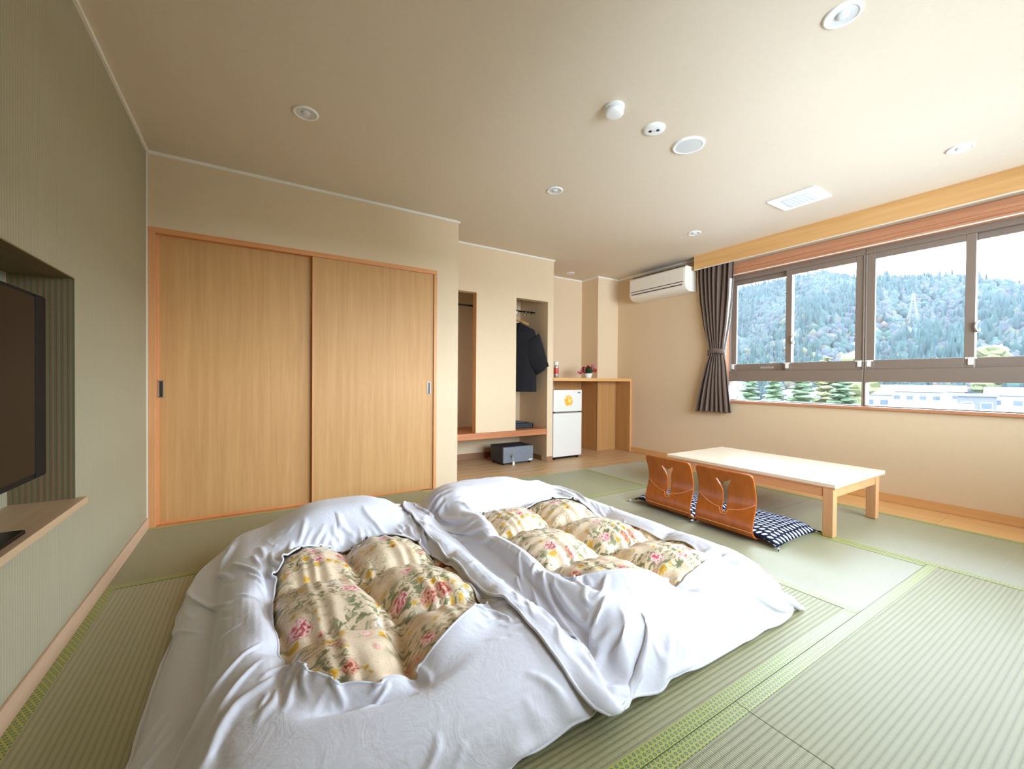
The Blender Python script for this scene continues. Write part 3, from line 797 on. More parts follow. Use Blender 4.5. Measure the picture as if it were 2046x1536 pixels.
for i in range(18):
    a = random.uniform(0, 2*math.pi); r = random.uniform(0.02, 0.15); h_ = 1.205-0.6*r*r*6+random.uniform(-0.03, 0.025)
    if i < 5: h_ -= 0.02
    p = (3.84+r*math.cos(a), 4.22+r*math.sin(a)*0.7, h_)
    m = MB()
    for q in range(3):
        rr_ = 0.024-0.007*q
        n_ = 12
        P = np.array([[(p[0]+rr_*(0.25+0.75*v)*(1+0.16*math.sin(5*2*math.pi*k/n_+q))*math.cos(2*math.pi*k/n_), p[1]+rr_*(0.25+0.75*v)*(1+0.16*math.sin(5*2*math.pi*k/n_+q))*math.sin(2*math.pi*k/n_), p[2]-0.006+q*0.005+0.014*v*v+0.004*math.sin(3*2*math.pi*k/n_+q)) for v in (0, 0.5, 1)] for k in range(n_)])
        m.grid(P, wrap_u=True)
    m.build('flower', 'flower_red' if i % 3 else 'flower_pink', t, smooth=True)
    MB().tube([(3.84+0.02*math.cos(a), 4.22+0.02*math.sin(a), 1.09), ((3.84+p[0])/2, (4.22+p[1])/2, (1.13+p[2])/2), p], 0.002, 5).build('stem', 'leaf_green', t)

t = thing('spray_can', 'slim silver can with a red label on the counter beside the wardrobe wall', 'can', (3.285, 4.21, 1.040))
MB().lathe([(0, 0), (0.030, 0), (0.032, 0.004), (0.032, 0.150), (0.028, 0.160), (0.020, 0.166), (0, 0.166)], (3.285, 4.21, 1.040), 24).build('body', 'can_silver', t, smooth=True)
MB().lathe([(0.0323, 0.05), (0.0325, 0.051), (0.0325, 0.125), (0.0323, 0.126)], (3.285, 4.21, 1.040), 24).build('label_band', 'can_red', t, smooth=True)
MB().lathe([(0.026, 0.160), (0.027, 0.162), (0.027, 0.200), (0.024, 0.206), (0, 0.206)], (3.285, 4.21, 1.040), 24).build('cap', 'white_plastic', t, smooth=True)

# ------------------------------------------------------------------ low table
t = thing('low_table', 'low rectangular wooden table with a pale top on the tatami', 'table', (3.59, 1.785, 0))
TX0, TX1, TY0, TY1, TZ = 3.162, 4.020, 1.145, 2.425, 0.350
MB().box(TX0, TX1, TY0, TY1, TZ-0.026, TZ).build('tabletop', 'table_top', t, bevel=0.005, seg=3)
MB().box(TX0+0.001, TX1-0.001, TY0+0.001, TY1-0.001, TZ-0.032, TZ-0.0255).build('edge_band', 'table_wood', t, bevel=0.002)
LX0, LX1, LY0, LY1, LW = TX0+0.002, TX1-0.075, TY0+0.012, TY1-0.012, 0.060
for x0, x1, y0, y1 in ((LX0+0.004, LX0+0.026, LY0+LW, LY1-LW), (LX1-0.026, LX1-0.004, LY0+LW, LY1-LW), (LX0+LW, LX1-LW, LY0+0.006, LY0+0.028), (LX0+LW, LX1-LW, LY1-0.028, LY1-0.006)):
    MB().box(x0, x1, y0, y1, TZ-0.092, TZ-0.031).build('apron', 'table_wood', t, bevel=0.002)
for x in (LX0, LX1-LW):
    for y in (LY0, LY1-LW):
        MB().box(x, x+LW, y, y+LW, 0.0016, TZ-0.031).build('leg', 'table_leg_wood', t, bevel=0.004)

# ------------------------------------------------------------------ legless chairs
def chair(label, yc, xb):
    t = thing('legless_chair', label, 'chair', (xb, yc, 0.0), 'legless chairs at the low table')
    prof = [(0.40, 0.018), (0.30, 0.012), (0.16, 0.010), (0.085, 0.012), (0.040, 0.022), (0.012, 0.045), (0.002, 0.075), (0.006, 0.11), (0.022, 0.16), (0.036, 0.205), (0.040, 0.24), (0.034, 0.285), (0.016, 0.345), (-0.006, 0.40), (-0.016, 0.428)]
    pr = np.array(prof); d = np.r_[0, np.cumsum(np.hypot(*np.diff(pr, axis=0).T))]
    tt = np.linspace(0, d[-1], 400)
    # smooth the profile
    px_ = np.interp(tt, d, pr[:, 0]); pz_ = np.interp(tt, d, pr[:, 1])
    k = np.ones(25)/25
    px_ = np.convolve(np.pad(px_, 12, 'edge'), k, 'valid'); pz_ = np.convolve(np.pad(pz_, 12, 'edge'), k, 'valid')
    L = d[-1]
    hw, rc = 0.195, 0.035
    out = [(0.0, -hw+0.03), (0.03, -hw), (L-rc, -hw)] + [(L-rc+rc*math.sin(a), -hw+rc-rc*math.cos(a)) for a in np.linspace(0.3, math.pi/2, 6)] + [(L-rc+rc*math.cos(a), hw-rc+rc*math.sin(a)) for a in np.linspace(0, math.pi/2-0.3, 6)] + [(L-rc, hw), (0.03, hw), (0.0, hw-0.03)]
    zt = lambda z: L-(0.428-z)*1.03
    half = [(zt(0.138), 0.0), (zt(0.143), 0.012), (zt(0.158), 0.016), (zt(0.20), 0.015), (zt(0.280), 0.018), (zt(0.312), 0.027), (zt(0.352), 0.050), (zt(0.364), 0.047), (zt(0.346), 0.020), (zt(0.336), 0.0)]
    hole = half + [(a, -b) for a, b in half[-2:0:-1]]
    bm = bmesh.new()
    def loop(pts):
        vs = [bm.verts.new((a, b, 0)) for a, b in pts]
        return [bm.edges.new((vs[i], vs[(i+1) % len(vs)])) for i in range(len(vs))]
    es = loop(out)+loop(hole)
    bmesh.ops.triangle_fill(bm, use_beauty=True, use_dissolve=False, edges=es)
    for s in np.linspace(0.02, L-0.005, 64):
        bmesh.ops.bisect_plane(bm, geom=bm.verts[:]+bm.edges[:]+bm.faces[:], plane_co=(s, 0, 0), plane_no=(1, 0, 0))
    for y in np.linspace(-0.17, 0.17, 9):
        bmesh.ops.bisect_plane(bm, geom=bm.verts[:]+bm.edges[:]+bm.faces[:], plane_co=(0, y, 0), plane_no=(0, 1, 0))
    def place(s, y):
        x = np.interp(s, tt, px_); z = np.interp(s, tt, pz_)
        lift = max(0.0, min(1.0, (z-0.10)/0.25))
        x += -0.018*lift*((y/hw)**2)*(-1.0)*0.6      # gently dished back
        return (float(x), y, float(z)+0.006)
    for v in bm.verts: v.co = place(v.co.x, v.co.y)
    me = bpy.data.meshes.new('shell'); bm.to_mesh(me); bm.free()
    me.shade_smooth(); me.materials.append(MATS['chair_ply'])
    o = bpy.data.objects.new('shell', me); COL.objects.link(o); o.parent = t
    md = o.modifiers.new('solid', 'SOLIDIFY'); md.thickness = 0.011; md.offset = 0
    md = o.modifiers.new('bevel', 'BEVEL'); md.width = 0.002; md.segments = 2; md.limit_method = 'ANGLE'; md.angle_limit = math.radians(55)
    for kind in (0, 1):
        pts = []
        for y in np.linspace(-hw+0.004, hw-0.004, 25):
            z = 0.235-0.070*(1-(y/hw)**2)**0.9 if kind == 0 else 0.062
            if kind == 0 and abs(y) < 0.020: z = 0.133
            s = float(np.interp(z, pz_[150:], tt[150:]))
            p = place(s, y); pts.append((p[0]-0.0062+xb, p[1]+yc, p[2]))
        MB().tube(pts, 0.0022, 6).build('bend_highlight', 'chair_highlight', t, smooth=True)  # pale tube paints the highlight along each bend of the ply
    return t
chair('curved plywood legless chair beside the bare tatami, at the table end near the alcove', 2.012, 2.625)
chair('curved plywood legless chair whose cushion spreads out towards the table leg', 1.570, 2.615)

def cushion(label, xc, yc, sx, sy, seed):
    t = thing('floor_cushion', label, 'cushion', (xc, yc, 0.03), 'floor cushions on the legless chairs')
    n = 44
    rng = random.Random(seed)
    def top(u, v, up_):
        e = (1-abs(u)**2.6)*(1-abs(v)**2.6)
        puff = max(e, 0)**0.55
        x = u*sx/2*(1-0.05*(1-abs(v)**2)*abs(u)); y = v*sy/2*(1-0.05*(1-abs(u)**2)*abs(v))
        z = 0.054*puff*(1 if up_ else -0.4)
        # the pad sags to the floor where it hangs beyond the seat plate
        over = max(0, abs(y)-0.19)/0.10
        rest = 0.043-min(1, over)**1.3*0.030
        w = 0.004*math.sin(9*u+seed)*math.sin(7*v+2*seed)
        fr = 0.0 if not up_ else w*puff
        # dimple in the middle
        dm = 0.010*math.exp(-((u*u+v*v)/0.02)) if up_ else 0
        return (xc+x, yc+y, max(0.0035, rest+z+fr-dm))
    us = np.linspace(-1, 1, n)
    P = np.array([[top(u, v, True) for v in us] for u in us]); Q = np.array([[top(u, v, False) for v in us] for u in us])
    m = MB().grid(P); m.grid(Q)
    c_ = m.build('pad', 'cushion_print', t, smooth=True)
    bm = bmesh.new(); bm.from_mesh(c_.data); bmesh.ops.remove_doubles(bm, verts=bm.verts, dist=0.0008); bmesh.ops.recalc_face_normals(bm, faces=bm.faces); bm.to_mesh(c_.data); bm.free()
    for sx_ in (-1, 1):
        for sy_ in (-1, 1):
            p = top(sx_*0.995, sy_*0.995, True)
            MB().tube([p, (p[0]+sx_*0.010, p[1]+sy_*0.010, max(0.004, p[2]-0.002)), (p[0]+sx_*0.022, p[1]+sy_*0.016, 0.004)], [0.004, 0.005, 0.002], 6).build('tassel', 'cushion_print', t, smooth=True)
cushion('navy and white patterned floor cushion in the chair nearer the alcove', 2.925, 2.105, 0.53, 0.56, 1)
cushion('navy and white patterned floor cushion reaching the table leg', 2.918, 1.525, 0.53, 0.56, 4)

# ------------------------------------------------------------------ futons
def smooth01(x): x = np.clip(x, 0, 1); return x*x*(3-2*x)
def dome(d, w): 
    q = np.clip(d/w, 0, 1); return np.sqrt(np.maximum(0, 1-(1-q)**2))

def spline_closed(pts, n):
    """closed Catmull-Rom through pts, n samples"""
    p = np.array(pts, float); m = len(p); out = []
    for t_ in np.linspace(0, m, n, endpoint=False):
        i = int(t_); f = t_-i
        a, b, c, d = p[(i-1) % m], p[i], p[(i+1) % m], p[(i+2) % m]
        out.append(0.5*((2*b)+(c-a)*f+(2*a-5*b+4*c-d)*f*f+(3*b-a-3*c+d)*f**3))
    return np.array(out)

def polar_curve(poly, centre, th):
    """radius of a closed polyline about centre for each angle"""
    p = np.array(poly)-centre; q = np.roll(p, -1, axis=0)
    r = np.zeros(len(th))
    for k, a in enumerate(th):
        d = np.array([math.cos(a), math.sin(a)])
        e = q-p
        den = d[0]*e[:, 1]-d[1]*e[:, 0]
        den = np.where(np.abs(den) < 1e-12, 1e-12, den)
        t_ = (p[:, 0]*e[:, 1]-p[:, 1]*e[:, 0])/den
        u_ = (p[:, 0]*d[1]-p[:, 1]*d[0])/den
        ok = (t_ > 0) & (u_ >= -1e-9) & (u_ <= 1+1e-9)
        r[k] = t_[ok].max() if ok.any() else 0.5
    return r

def drape(hole, outer, centre, S, nth, nr, steps, seed, slack_c, slack_r, gap=0.006, iters=8):
    """lay a cloth ring (hole .. outer edge) over the height field S and let the spare cloth buckle"""
    rng = np.random.default_rng(seed)
    co = np.array(outer)-centre
    th = np.sort(np.r_[np.linspace(-math.pi, math.pi, nth-len(co), endpoint=False), np.arctan2(co[:, 1], co[:, 0])])
    rh = polar_curve(hole, centre, th); ro = polar_curve(outer, centre, th)
    s = np.linspace(0, 1, nr)[:, None]
    r = rh[None]*(1-s)+ro[None]*s
    X = centre[0]+r*np.cos(th)[None]; Y = centre[1]+r*np.sin(th)[None]
    P = np.stack([X, Y, S(X, Y)+gap], -1)
    def d(a, b): return np.linalg.norm(a-b, axis=-1)
    # spare cloth varies round the ring and fades outward
    vary = 0.6+0.8*np.array([mnoise.noise(Vector((math.cos(a)*1.7+seed, math.sin(a)*1.7, 0.3)))*0.5+0.5 for a in th])
    sc = 1+slack_c(s, th[None])*vary[None]; sr = 1+slack_r(s[:-1], th[None])
    R_c = d(P, np.roll(P, -1, 1))*sc
    R_r = d(P[1:], P[:-1])*sr
    R_d1 = np.hypot(R_c[:-1]*0.5+R_c[1:]*0.5, R_r)
    R_c2 = (R_c+np.roll(R_c, -1, 1))
    R_r2 = R_r[1:]+R_r[:-1]
    nz = np.zeros_like(X)
    for k, (f, a) in enumerate(((7, 0.012), (17, 0.006), (31, 0.002))):
        ph = rng.uniform(0, 6.28, 3)
        nz += a*np.sin(f*th[None]+ph[0]+3*s*math.sin(ph[1])+1.2*np.sin(3*th[None]+ph[2]))
    P[..., 2] += np.abs(nz) + rng.uniform(0, 0.003, X.shape)
    P0 = P.copy(); V = np.zeros_like(P)
    def solve(A, Bv, R, k, stretch_only=False):
        e = Bv-A; L = np.linalg.norm(e, axis=-1)+1e-9
        w = (L-R)/L*0.5*k
        return e*w[..., None]
    for st in range(steps):
        V *= 0.90; V[..., 2] -= 0.0011
        Q = P+V
        for it in range(iters):
            for par in (0, 1):
                idx = np.arange(par, nth - (nth % 2), 2); jdx = (idx+1) % nth
                c = solve(Q[:, idx], Q[:, jdx], R_c[:, idx], 0.95)
                Q[:, idx] += c; Q[:, jdx] -= c
                i0 = np.arange(par, nr-1, 2)
                c = solve(Q[i0], Q[i0+1], R_r[i0], 0.95)
                Q[i0] += c; Q[i0+1] -= c
                A = Q[i0]; Bn = np.roll(Q[i0+1], -1, 1)
                c = solve(A, Bn, R_d1[i0], 0.35); Q[i0] += c; Q[i0+1] -= np.roll(c, 1, 1)
                A = Q[i0]; Bn = np.roll(Q[i0+1], 1, 1)
                c = solve(A, Bn, np.roll(R_d1[i0], 1, 1), 0.35); Q[i0] += c; Q[i0+1] -= np.roll(c, -1, 1)
            for par in (0, 1, 2, 3):     # bending
                idx = np.arange(par, nth-2, 4); jdx = idx+2
                c = solve(Q[:, idx], Q[:, jdx], R_c2[:, idx], 0.30); Q[:, idx] += c; Q[:, jdx] -= c
                i0 = np.arange(par, nr-2, 4)
                c = solve(Q[i0], Q[i0+2], R_r2[i0], 0.30); Q[i0] += c; Q[i0+2] -= c
            g_ = S(Q[..., 0], Q[..., 1])+gap
            low = Q[..., 2] < g_
            Q[..., 2] = np.where(low, g_, Q[..., 2])
            Q[..., :2] = np.where(low[..., None], P[..., :2]+(Q[..., :2]-P[..., :2])*0.6, Q[..., :2])
        V = np.clip(Q-P, -0.02, 0.02); P = Q
    # ease the outer hem so that it runs in long curves
    for k in range(5):
        sm = (np.roll(P, 1, 1)+np.roll(P, -1, 1))*0.5
        w_ = np.clip((s-0.86)/0.14, 0, 1)[..., None]*0.8
        P = P*(1-w_)+sm*w_
    P[..., 2] = np.maximum(P[..., 2], S(P[..., 0], P[..., 1])+gap)
    return P

class Field:
    """height field sampled on a regular grid with bilinear lookup"""
    def __init__(s, x0, x1, y0, y1, h):
        s.x0, s.y0, s.h = x0, y0, h
        s.x = np.arange(x0, x1, h); s.y = np.arange(y0, y1, h)
        s.X, s.Y = np.meshgrid(s.x, s.y, indexing='ij'); s.Z = np.zeros_like(s.X)
    def __call__(s, x, y):
        u = np.clip((x-s.x0)/s.h, 0, len(s.x)-1.001); v = np.clip((y-s.y0)/s.h, 0, len(s.y)-1.001)
        i = u.astype(int); j = v.astype(int); f = u-i; g = v-j
        Z = s.Z
        return Z[i, j]*(1-f)*(1-g)+Z[i+1, j]*f*(1-g)+Z[i, j+1]*(1-f)*g+Z[i+1, j+1]*f*g

def box_dist(X, Y, x0, x1, y0, y1): return np.minimum(np.minimum(X-x0, x1-X), np.minimum(Y-y0, y1-Y))

MAT_Z = 0.070
def mattress(label, x0, x1, y0, y1):
    t = thing('futon_mattress', label, 'mattress', ((x0+x1)/2, (y0+y1)/2, 0.0015), 'floor mattresses under the duvets')
    nx, ny = 40, 70
    us = np.linspace(-1, 1, nx); vs_ = np.linspace(-1, 1, ny)
    P = np.zeros((nx, ny, 3)); Q = P.copy()
    for i, u in enumerate(us):
        for j, v in enumerate(vs_):
            e = max(0, (1-abs(u)**14)*(1-abs(v)**22))**0.5
            P[i, j] = ((x0+x1)/2+u*(x1-x0)/2, (y0+y1)/2+v*(y1-y0)/2, 0.0015+0.030+0.030*e)
            Q[i, j] = (P[i, j, 0], P[i, j, 1], 0.0015+0.030-0.0285*e)
    m = MB().grid(P); m.grid(Q)
    o = m.build('pad', 'mattress_white', t, smooth=True)
    ring = [(x0, y0), (x1, y0), (x1, y1), (x0, y1)]
    pts = []
    for k in range(4):
        a, b = Vector(ring[k]), Vector(ring[(k+1) % 4])
        for f in np.linspace(0.01, 0.99, 12): q = a.lerp(b, f); pts.append((q.x, q.y, 0.0315))
    MB().tube(pts, 0.006, 6, closed=True).build('piping', 'sheet_white', t, smooth=True)
    return t
mattress('white futon mattress under the duvet nearer the television wall', -0.08, 0.86, 0.945, 2.845)
mattress('white futon mattress under the duvet nearer the legless chairs', 1.02, 1.94, 0.935, 2.845)

def puff(F, x0, x1, y0, y1, wl, wr, wf, wh, h):
    X, Y = F.X, F.Y
    e = dome(X-x0, wl)*dome(x1-X, wr)*dome(Y-y0, wf)*dome(y1-Y, wh)
    return h*e
def quilt_cells(X, Y, xs, ys, depth):
    """puffed rectangular cells between stitch lines"""
    def dist(v, lines):
        d = np.full(v.shape, 9.0)
        for l in lines: d = np.minimum(d, np.abs(v-l))
        return d
    dx = dist(X, xs); dy = dist(Y, ys)
    px = 1-np.exp(-(dx/0.050)); py = 1-np.exp(-(dy/0.055))
    return depth*(px*py-0.70)

def make_duvet(label, body, hole_pts, outer, centre, F_under, cells, seed, nth, nr, steps):
    """body: quilt height field above F_under"""
    hole = spline_closed(hole_pts, 160)
    cx, cy = centre
    t = thing('duvet', label, 'duvet', (cx, cy, float(F_under(np.array([cx]), np.array([cy]))[0])), 'duvets laid side by side on the tatami')
    tht = np.linspace(-math.pi, math.pi, 181); rhole = polar_curve(hole, np.array(centre), tht)
    def quilt_z(X, Y, fine):
        ang = np.arctan2(Y-cy, X-cx); rad = np.hypot(X-cx, Y-cy)
        inside = rad/np.interp(ang, tht, rhole)
        lift = 1-smooth01((inside-0.98)/0.30)
        wob = 0.022*np.sin(6*Y+seed)+0.012*np.sin(13*Y+2*seed); wob2 = 0.026*np.sin(5*X+seed*2)+0.012*np.sin(17*X+seed)
        q = quilt_cells(X+wob, Y+wob2, cells[0], cells[1], 0.115)
        if fine:      # gathers run out from the stitch lines
            for l in cells[1]:
                dy = np.abs(Y+wob2-l)
                fr = np.sin(X*95+3*np.sin(7*X+l*9)+8*dy+1.5*np.sin(X*31))
                q = q+0.0130*fr*np.exp(-dy/0.085)*(1-np.exp(-dy/0.016))*(inside < 1.3)
            for l in cells[0]:
                dx = np.abs(X+wob-l)
                fr = np.sin(Y*80+3*np.sin(6*Y+l*9)+6*dx)
                q = q+0.0085*fr*np.exp(-dx/0.065)*(1-np.exp(-dx/0.016))
        return lift*(q+0.012), inside
    S = Field(-0.9, 2.9, 0.3, 3.3, 0.02)
    S.Z = np.maximum(F_under.Z, body.Z+quilt_z(S.X, S.Y, False)[0])
    def slack_c(s, th): return 0.066*np.exp(-s*2.0)+0.012*(1-s)
    def slack_r(s, th): return 0.009+0*s*th
    P = drape(hole, outer, np.array(centre), S, nth, nr, steps, seed, slack_c, slack_r)
    MB().grid(P, wrap_v=True).build('cover', 'sheet_white', t, smooth=True, solid=0.003, subsurf=1)
    cov = t.children[0]
    e1 = [tuple(p) for p in P[0]]; e2 = [tuple(p) for p in P[-1]]
    MB().tube(e1, 0.0045, 6, closed=True).build('opening_hem', 'sheet_white', cov, smooth=True)
    MB().tube(e2, 0.0055, 6, closed=True).build('outer_hem', 'sheet_white', cov, smooth=True)
    # printed quilt showing through the opening
    pc = np.array(hole); x0, y0 = pc.min(0)-0.12; x1, y1 = pc.max(0)+0.12
    nx, ny = int((x1-x0)/0.0075), int((y1-y0)/0.0075)
    gx = np.linspace(x0, x1, nx); gy = np.linspace(y0, y1, ny)
    X, Y = np.meshgrid(gx, gy, indexing='ij')
    qz, inside = quilt_z(X, Y, True)
    rip = np.array([[mnoise.noise(Vector((a*16, b*16, seed))) for b in gy] for a in gx])*0.004
    Z = body(X, Y) + qz + rip - 0.004 - 0.020*smooth01((inside-0.96)/0.10)
    Z = np.maximum(Z, F_under(X, Y)+0.004)
    m = MB().grid(np.stack([X, Y, Z], -1))
    m.f = [f for f in m.f if inside.reshape(-1)[f[0]] < 1.16]
    used = sorted({i for f in m.f for i in f}); mp = {a: b for b, a in enumerate(used)}
    m.v = [m.v[i] for i in used]; m.f = [tuple(mp[i] for i in f) for f in m.f]
    m.build('quilt', 'floral', t, smooth=True, subsurf=1)
    return t, P, S

FL = Field(-0.9, 2.9, 0.3, 3.3, 0.02)
FL.Z += 0.002
def add_mat(F, x0, x1, y0, y1):
    F.Z = np.maximum(F.Z, MAT_Z*dome(box_dist(F.X, F.Y, x0-0.02, x1+0.02, y0-0.02, y1+0.02), 0.10))
add_mat(FL, -0.10, 0.88, 0.925, 2.865); add_mat(FL, 1.00, 1.96, 0.915, 2.865)

# the duvet nearer the television wall
bl = Field(-0.9, 2.9, 0.3, 3.3, 0.02)
bl.Z = FL.Z*0.9+puff(bl, -0.26, 0.98, 0.88, 2.74, 0.42, 0.20, 0.30, 0.10, 0.115)
bl.Z += 0.120*np.exp(-(((bl.X-0.42)/0.30)**4+((bl.Y-2.53)/0.19)**4))
holeL = [(0.055, 1.68), (0.100, 2.06), (0.240, 2.20), (0.430, 2.235), (0.620, 2.13), (0.755, 1.90), (0.765, 1.54), (0.690, 1.33), (0.380, 1.155), (0.140, 1.235)]
outL = [(-0.275, 0.885), (0.3, 0.872), (0.97, 0.90), (0.985, 1.7), (0.97, 2.74), (0.35, 2.76), (-0.10, 2.70), (-0.262, 2.50), (-0.272, 1.7)]
tL, PL, SL = make_duvet('white duvet with a floral quilt showing, lying nearer the television wall', bl, holeL, outL, (0.40, 1.66), FL,
                        ([0.055, 0.405, 0.755], [1.08, 1.47, 1.86, 2.25]), 2, 380, 64, 60)
# the duvet nearer the chairs overlaps it
FR = Field(-0.9, 2.9, 0.3, 3.3, 0.02)
FR.Z = FL.Z.copy()
up_ = np.zeros_like(FR.Z)
iu = np.clip(((PL[..., 0]-FR.x0)/FR.h).round().astype(int), 0, FR.Z.shape[0]-1); ju = np.clip(((PL[..., 1]-FR.y0)/FR.h).round().astype(int), 0, FR.Z.shape[1]-1)
np.maximum.at(up_, (iu, ju), PL[..., 2]+0.006)
for _ in range(2):
    pad = np.pad(up_, 1, 'edge')
    nb = np.max([pad[a:a+up_.shape[0], b:b+up_.shape[1]] for a in range(3) for b in range(3)], axis=0)
    up_ = np.where(up_ > 0, up_, nb*(FR.X > 0.72))
FR.Z = np.maximum(FR.Z, up_*(FR.X > 0.60))
br = Field(-0.9, 2.9, 0.3, 3.3, 0.02)
br.Z = FL.Z*0.9+puff(br, 0.84, 2.03, 0.87, 2.74, 0.30, 0.16, 0.30, 0.10, 0.150)
br.Z += 0.085*np.exp(-(((br.X-1.36)/0.36)**4+((br.Y-2.53)/0.18)**4))+0.045*np.exp(-(((br.X-1.02)/0.13)**2+((br.Y-1.9)/0.75)**4))
holeR = [(1.075, 1.75), (1.130, 2.15), (1.400, 2.19), (1.700, 2.08), (1.800, 1.75), (1.825, 1.22), (1.730, 1.09), (1.465, 1.085), (1.130, 1.235), (1.070, 1.45)]
outR = [(0.780, 0.800), (1.10, 0.865), (1.6, 0.862), (2.045, 0.842), (2.050, 1.6), (2.030, 2.60), (1.70, 2.74), (1.2, 2.76), (0.800, 2.70), (0.775, 2.2), (0.785, 1.5)]
tR, PR, SR = make_duvet('white duvet with a floral quilt showing, lying nearer the legless chairs', br, holeR, outR, (1.45, 1.63), FR,
                        ([1.085, 1.445, 1.805], [1.00, 1.42, 1.83, 2.22]), 5, 380, 64, 60)
# knotted corner tie of the duvet cover
kc = PR[-1][np.argmax(PR[-1][:, 0]-PR[-1][:, 1])]
MB().tube([(kc[0]-0.045, kc[1]+0.035, kc[2]+0.030), (kc[0]-0.005, kc[1]+0.004, kc[2]+0.016), (kc[0]+0.030, kc[1]-0.018, 0.012), (kc[0]+0.055, kc[1]-0.020, 0.008)], [0.030, 0.022, 0.013, 0.009], 8).build('corner_tie', 'sheet_white', tR.children[0], smooth=True)

# ------------------------------------------------------------------ outdoors
GZ = -9.0
def ray_xy(px, D):
    u = (px-1023)/825.55
    d = Vector((fw.x+u*rr.x, fw.y+u*rr.y)); d.normalize()
    return d.x*D, d.y*D
g_ = G('grass_ground'); g_.set(col=g_.mix(g_.noise(0.2, 4), (0.16, 0.16, 0.15, 1), (0.10, 0.12, 0.08, 1)), rough=0.9); MATS['grass_ground'] = g_.m
g_ = G('hill_soil'); g_.set(col=g_.mix(g_.noise(0.05, 4), (0.02, 0.034, 0.028, 1), (0.04, 0.04, 0.034, 1)), rough=0.95); MATS['hill_soil'] = g_.m
def leafy(name, attr=True, col=None):
    g = G(name)
    base = g.n('VertexColor', 0, layer_name='tint') if attr else col
    n = g.noise(1.1, 3)
    c = g.mix(g.math('MULTIPLY', n, 0.55), base, (0.010, 0.018, 0.020, 1))
    g.set(col=c, rough=0.9, spec=0.05)
    MATS[name] = g.m
leafy('forest')
plain('bounce_pale', (0.24, 0.24, 0.25, 1), 0.8, var=0.1)
plain('pine_green', (0.026, 0.050, 0.016, 1), 0.8, var=0.45)
plain('leaf_yellow', (0.060, 0.062, 0.016, 1), 0.8, var=0.4)
plain('bark', (0.03, 0.026, 0.024, 1), 0.9, var=0.3)
plain('house_white', (0.105, 0.105, 0.105, 1), 0.8, var=0.05)
plain('house_grey', (0.042, 0.044, 0.05, 1), 0.8, var=0.1)
plain('roof_grey', (0.052, 0.056, 0.068, 1), 0.6, var=0.15)
plain('roof_teal', (0.014, 0.06, 0.066, 1), 0.5, var=0.1)
plain('roof_brown', (0.06, 0.043, 0.04, 1), 0.7, var=0.15)
plain('house_window', (0.024, 0.034, 0.045, 1), 0.2)
plain('pylon_steel', (0.06, 0.063, 0.067, 1), 0.5, 0.2)

struct(B(4.80, 900, -700, 900, GZ-0.5, GZ), 'ground', 'grass_ground')
struct(MB().box(XR+0.22, 13.0, -9.0, 12.0, GZ, -0.75), 'bounce_slab', 'bounce_pale')  # unseen slab added to bounce sky light up onto the ceiling
# wooded hill
AZ = [1100, 1380, 1465, 1530, 1600, 1645, 1700, 1760, 1850, 1900, 1960, 2046, 2200, 2500]
RY = [640, 600, 572, 556, 540, 531, 545, 541, 546, 540, 545, 553, 560, 590]
an = [math.atan2(*reversed(ray_xy(a, 1))) for a in AZ]       # azimuth of each pixel column
def slope_for(px, py):
    u = (px-1023)/825.55; v = -(py-768)/825.55
    d = fw+rr*u+uu*v
    return d.z/math.hypot(d.x, d.y)
sl = [slope_for(a, b) for a, b in zip(AZ, RY)]
order = np.argsort(an); an_s = np.array(an)[order]; sl_s = np.array(sl)[order]
D0, D1 = 190.0, 430.0
def hill_z(x, y):
    D = np.hypot(x, y); a = np.arctan2(y, x)
    top = np.interp(a, an_s, sl_s)*D1-6.0
    q = np.clip((D-D0)/(D1-D0), 0, 1)
    lump = 9*np.sin(a*23+D*0.02)*q*(1-q)*2.2+7*np.sin(a*41-D*0.035+1.0)*q*(1-q)*2
    return GZ+(top-GZ)*(q**0.85)*(1-0.06*np.sin(q*math.pi))+lump
aa = np.linspace(-0.55, 1.25, 120); dd = np.linspace(D0-10, D1+60, 50)
A_, D_ = np.meshgrid(aa, dd, indexing='ij')
HX, HY = D_*np.cos(A_), D_*np.sin(A_)
HZ = hill_z(HX, HY)
HZ[:, dd > D1] -= (dd[dd > D1]-D1)[None]*0.5
struct(MB().grid(np.stack([HX, HY, HZ], -1)), 'hill', 'hill_soil', smooth=True)

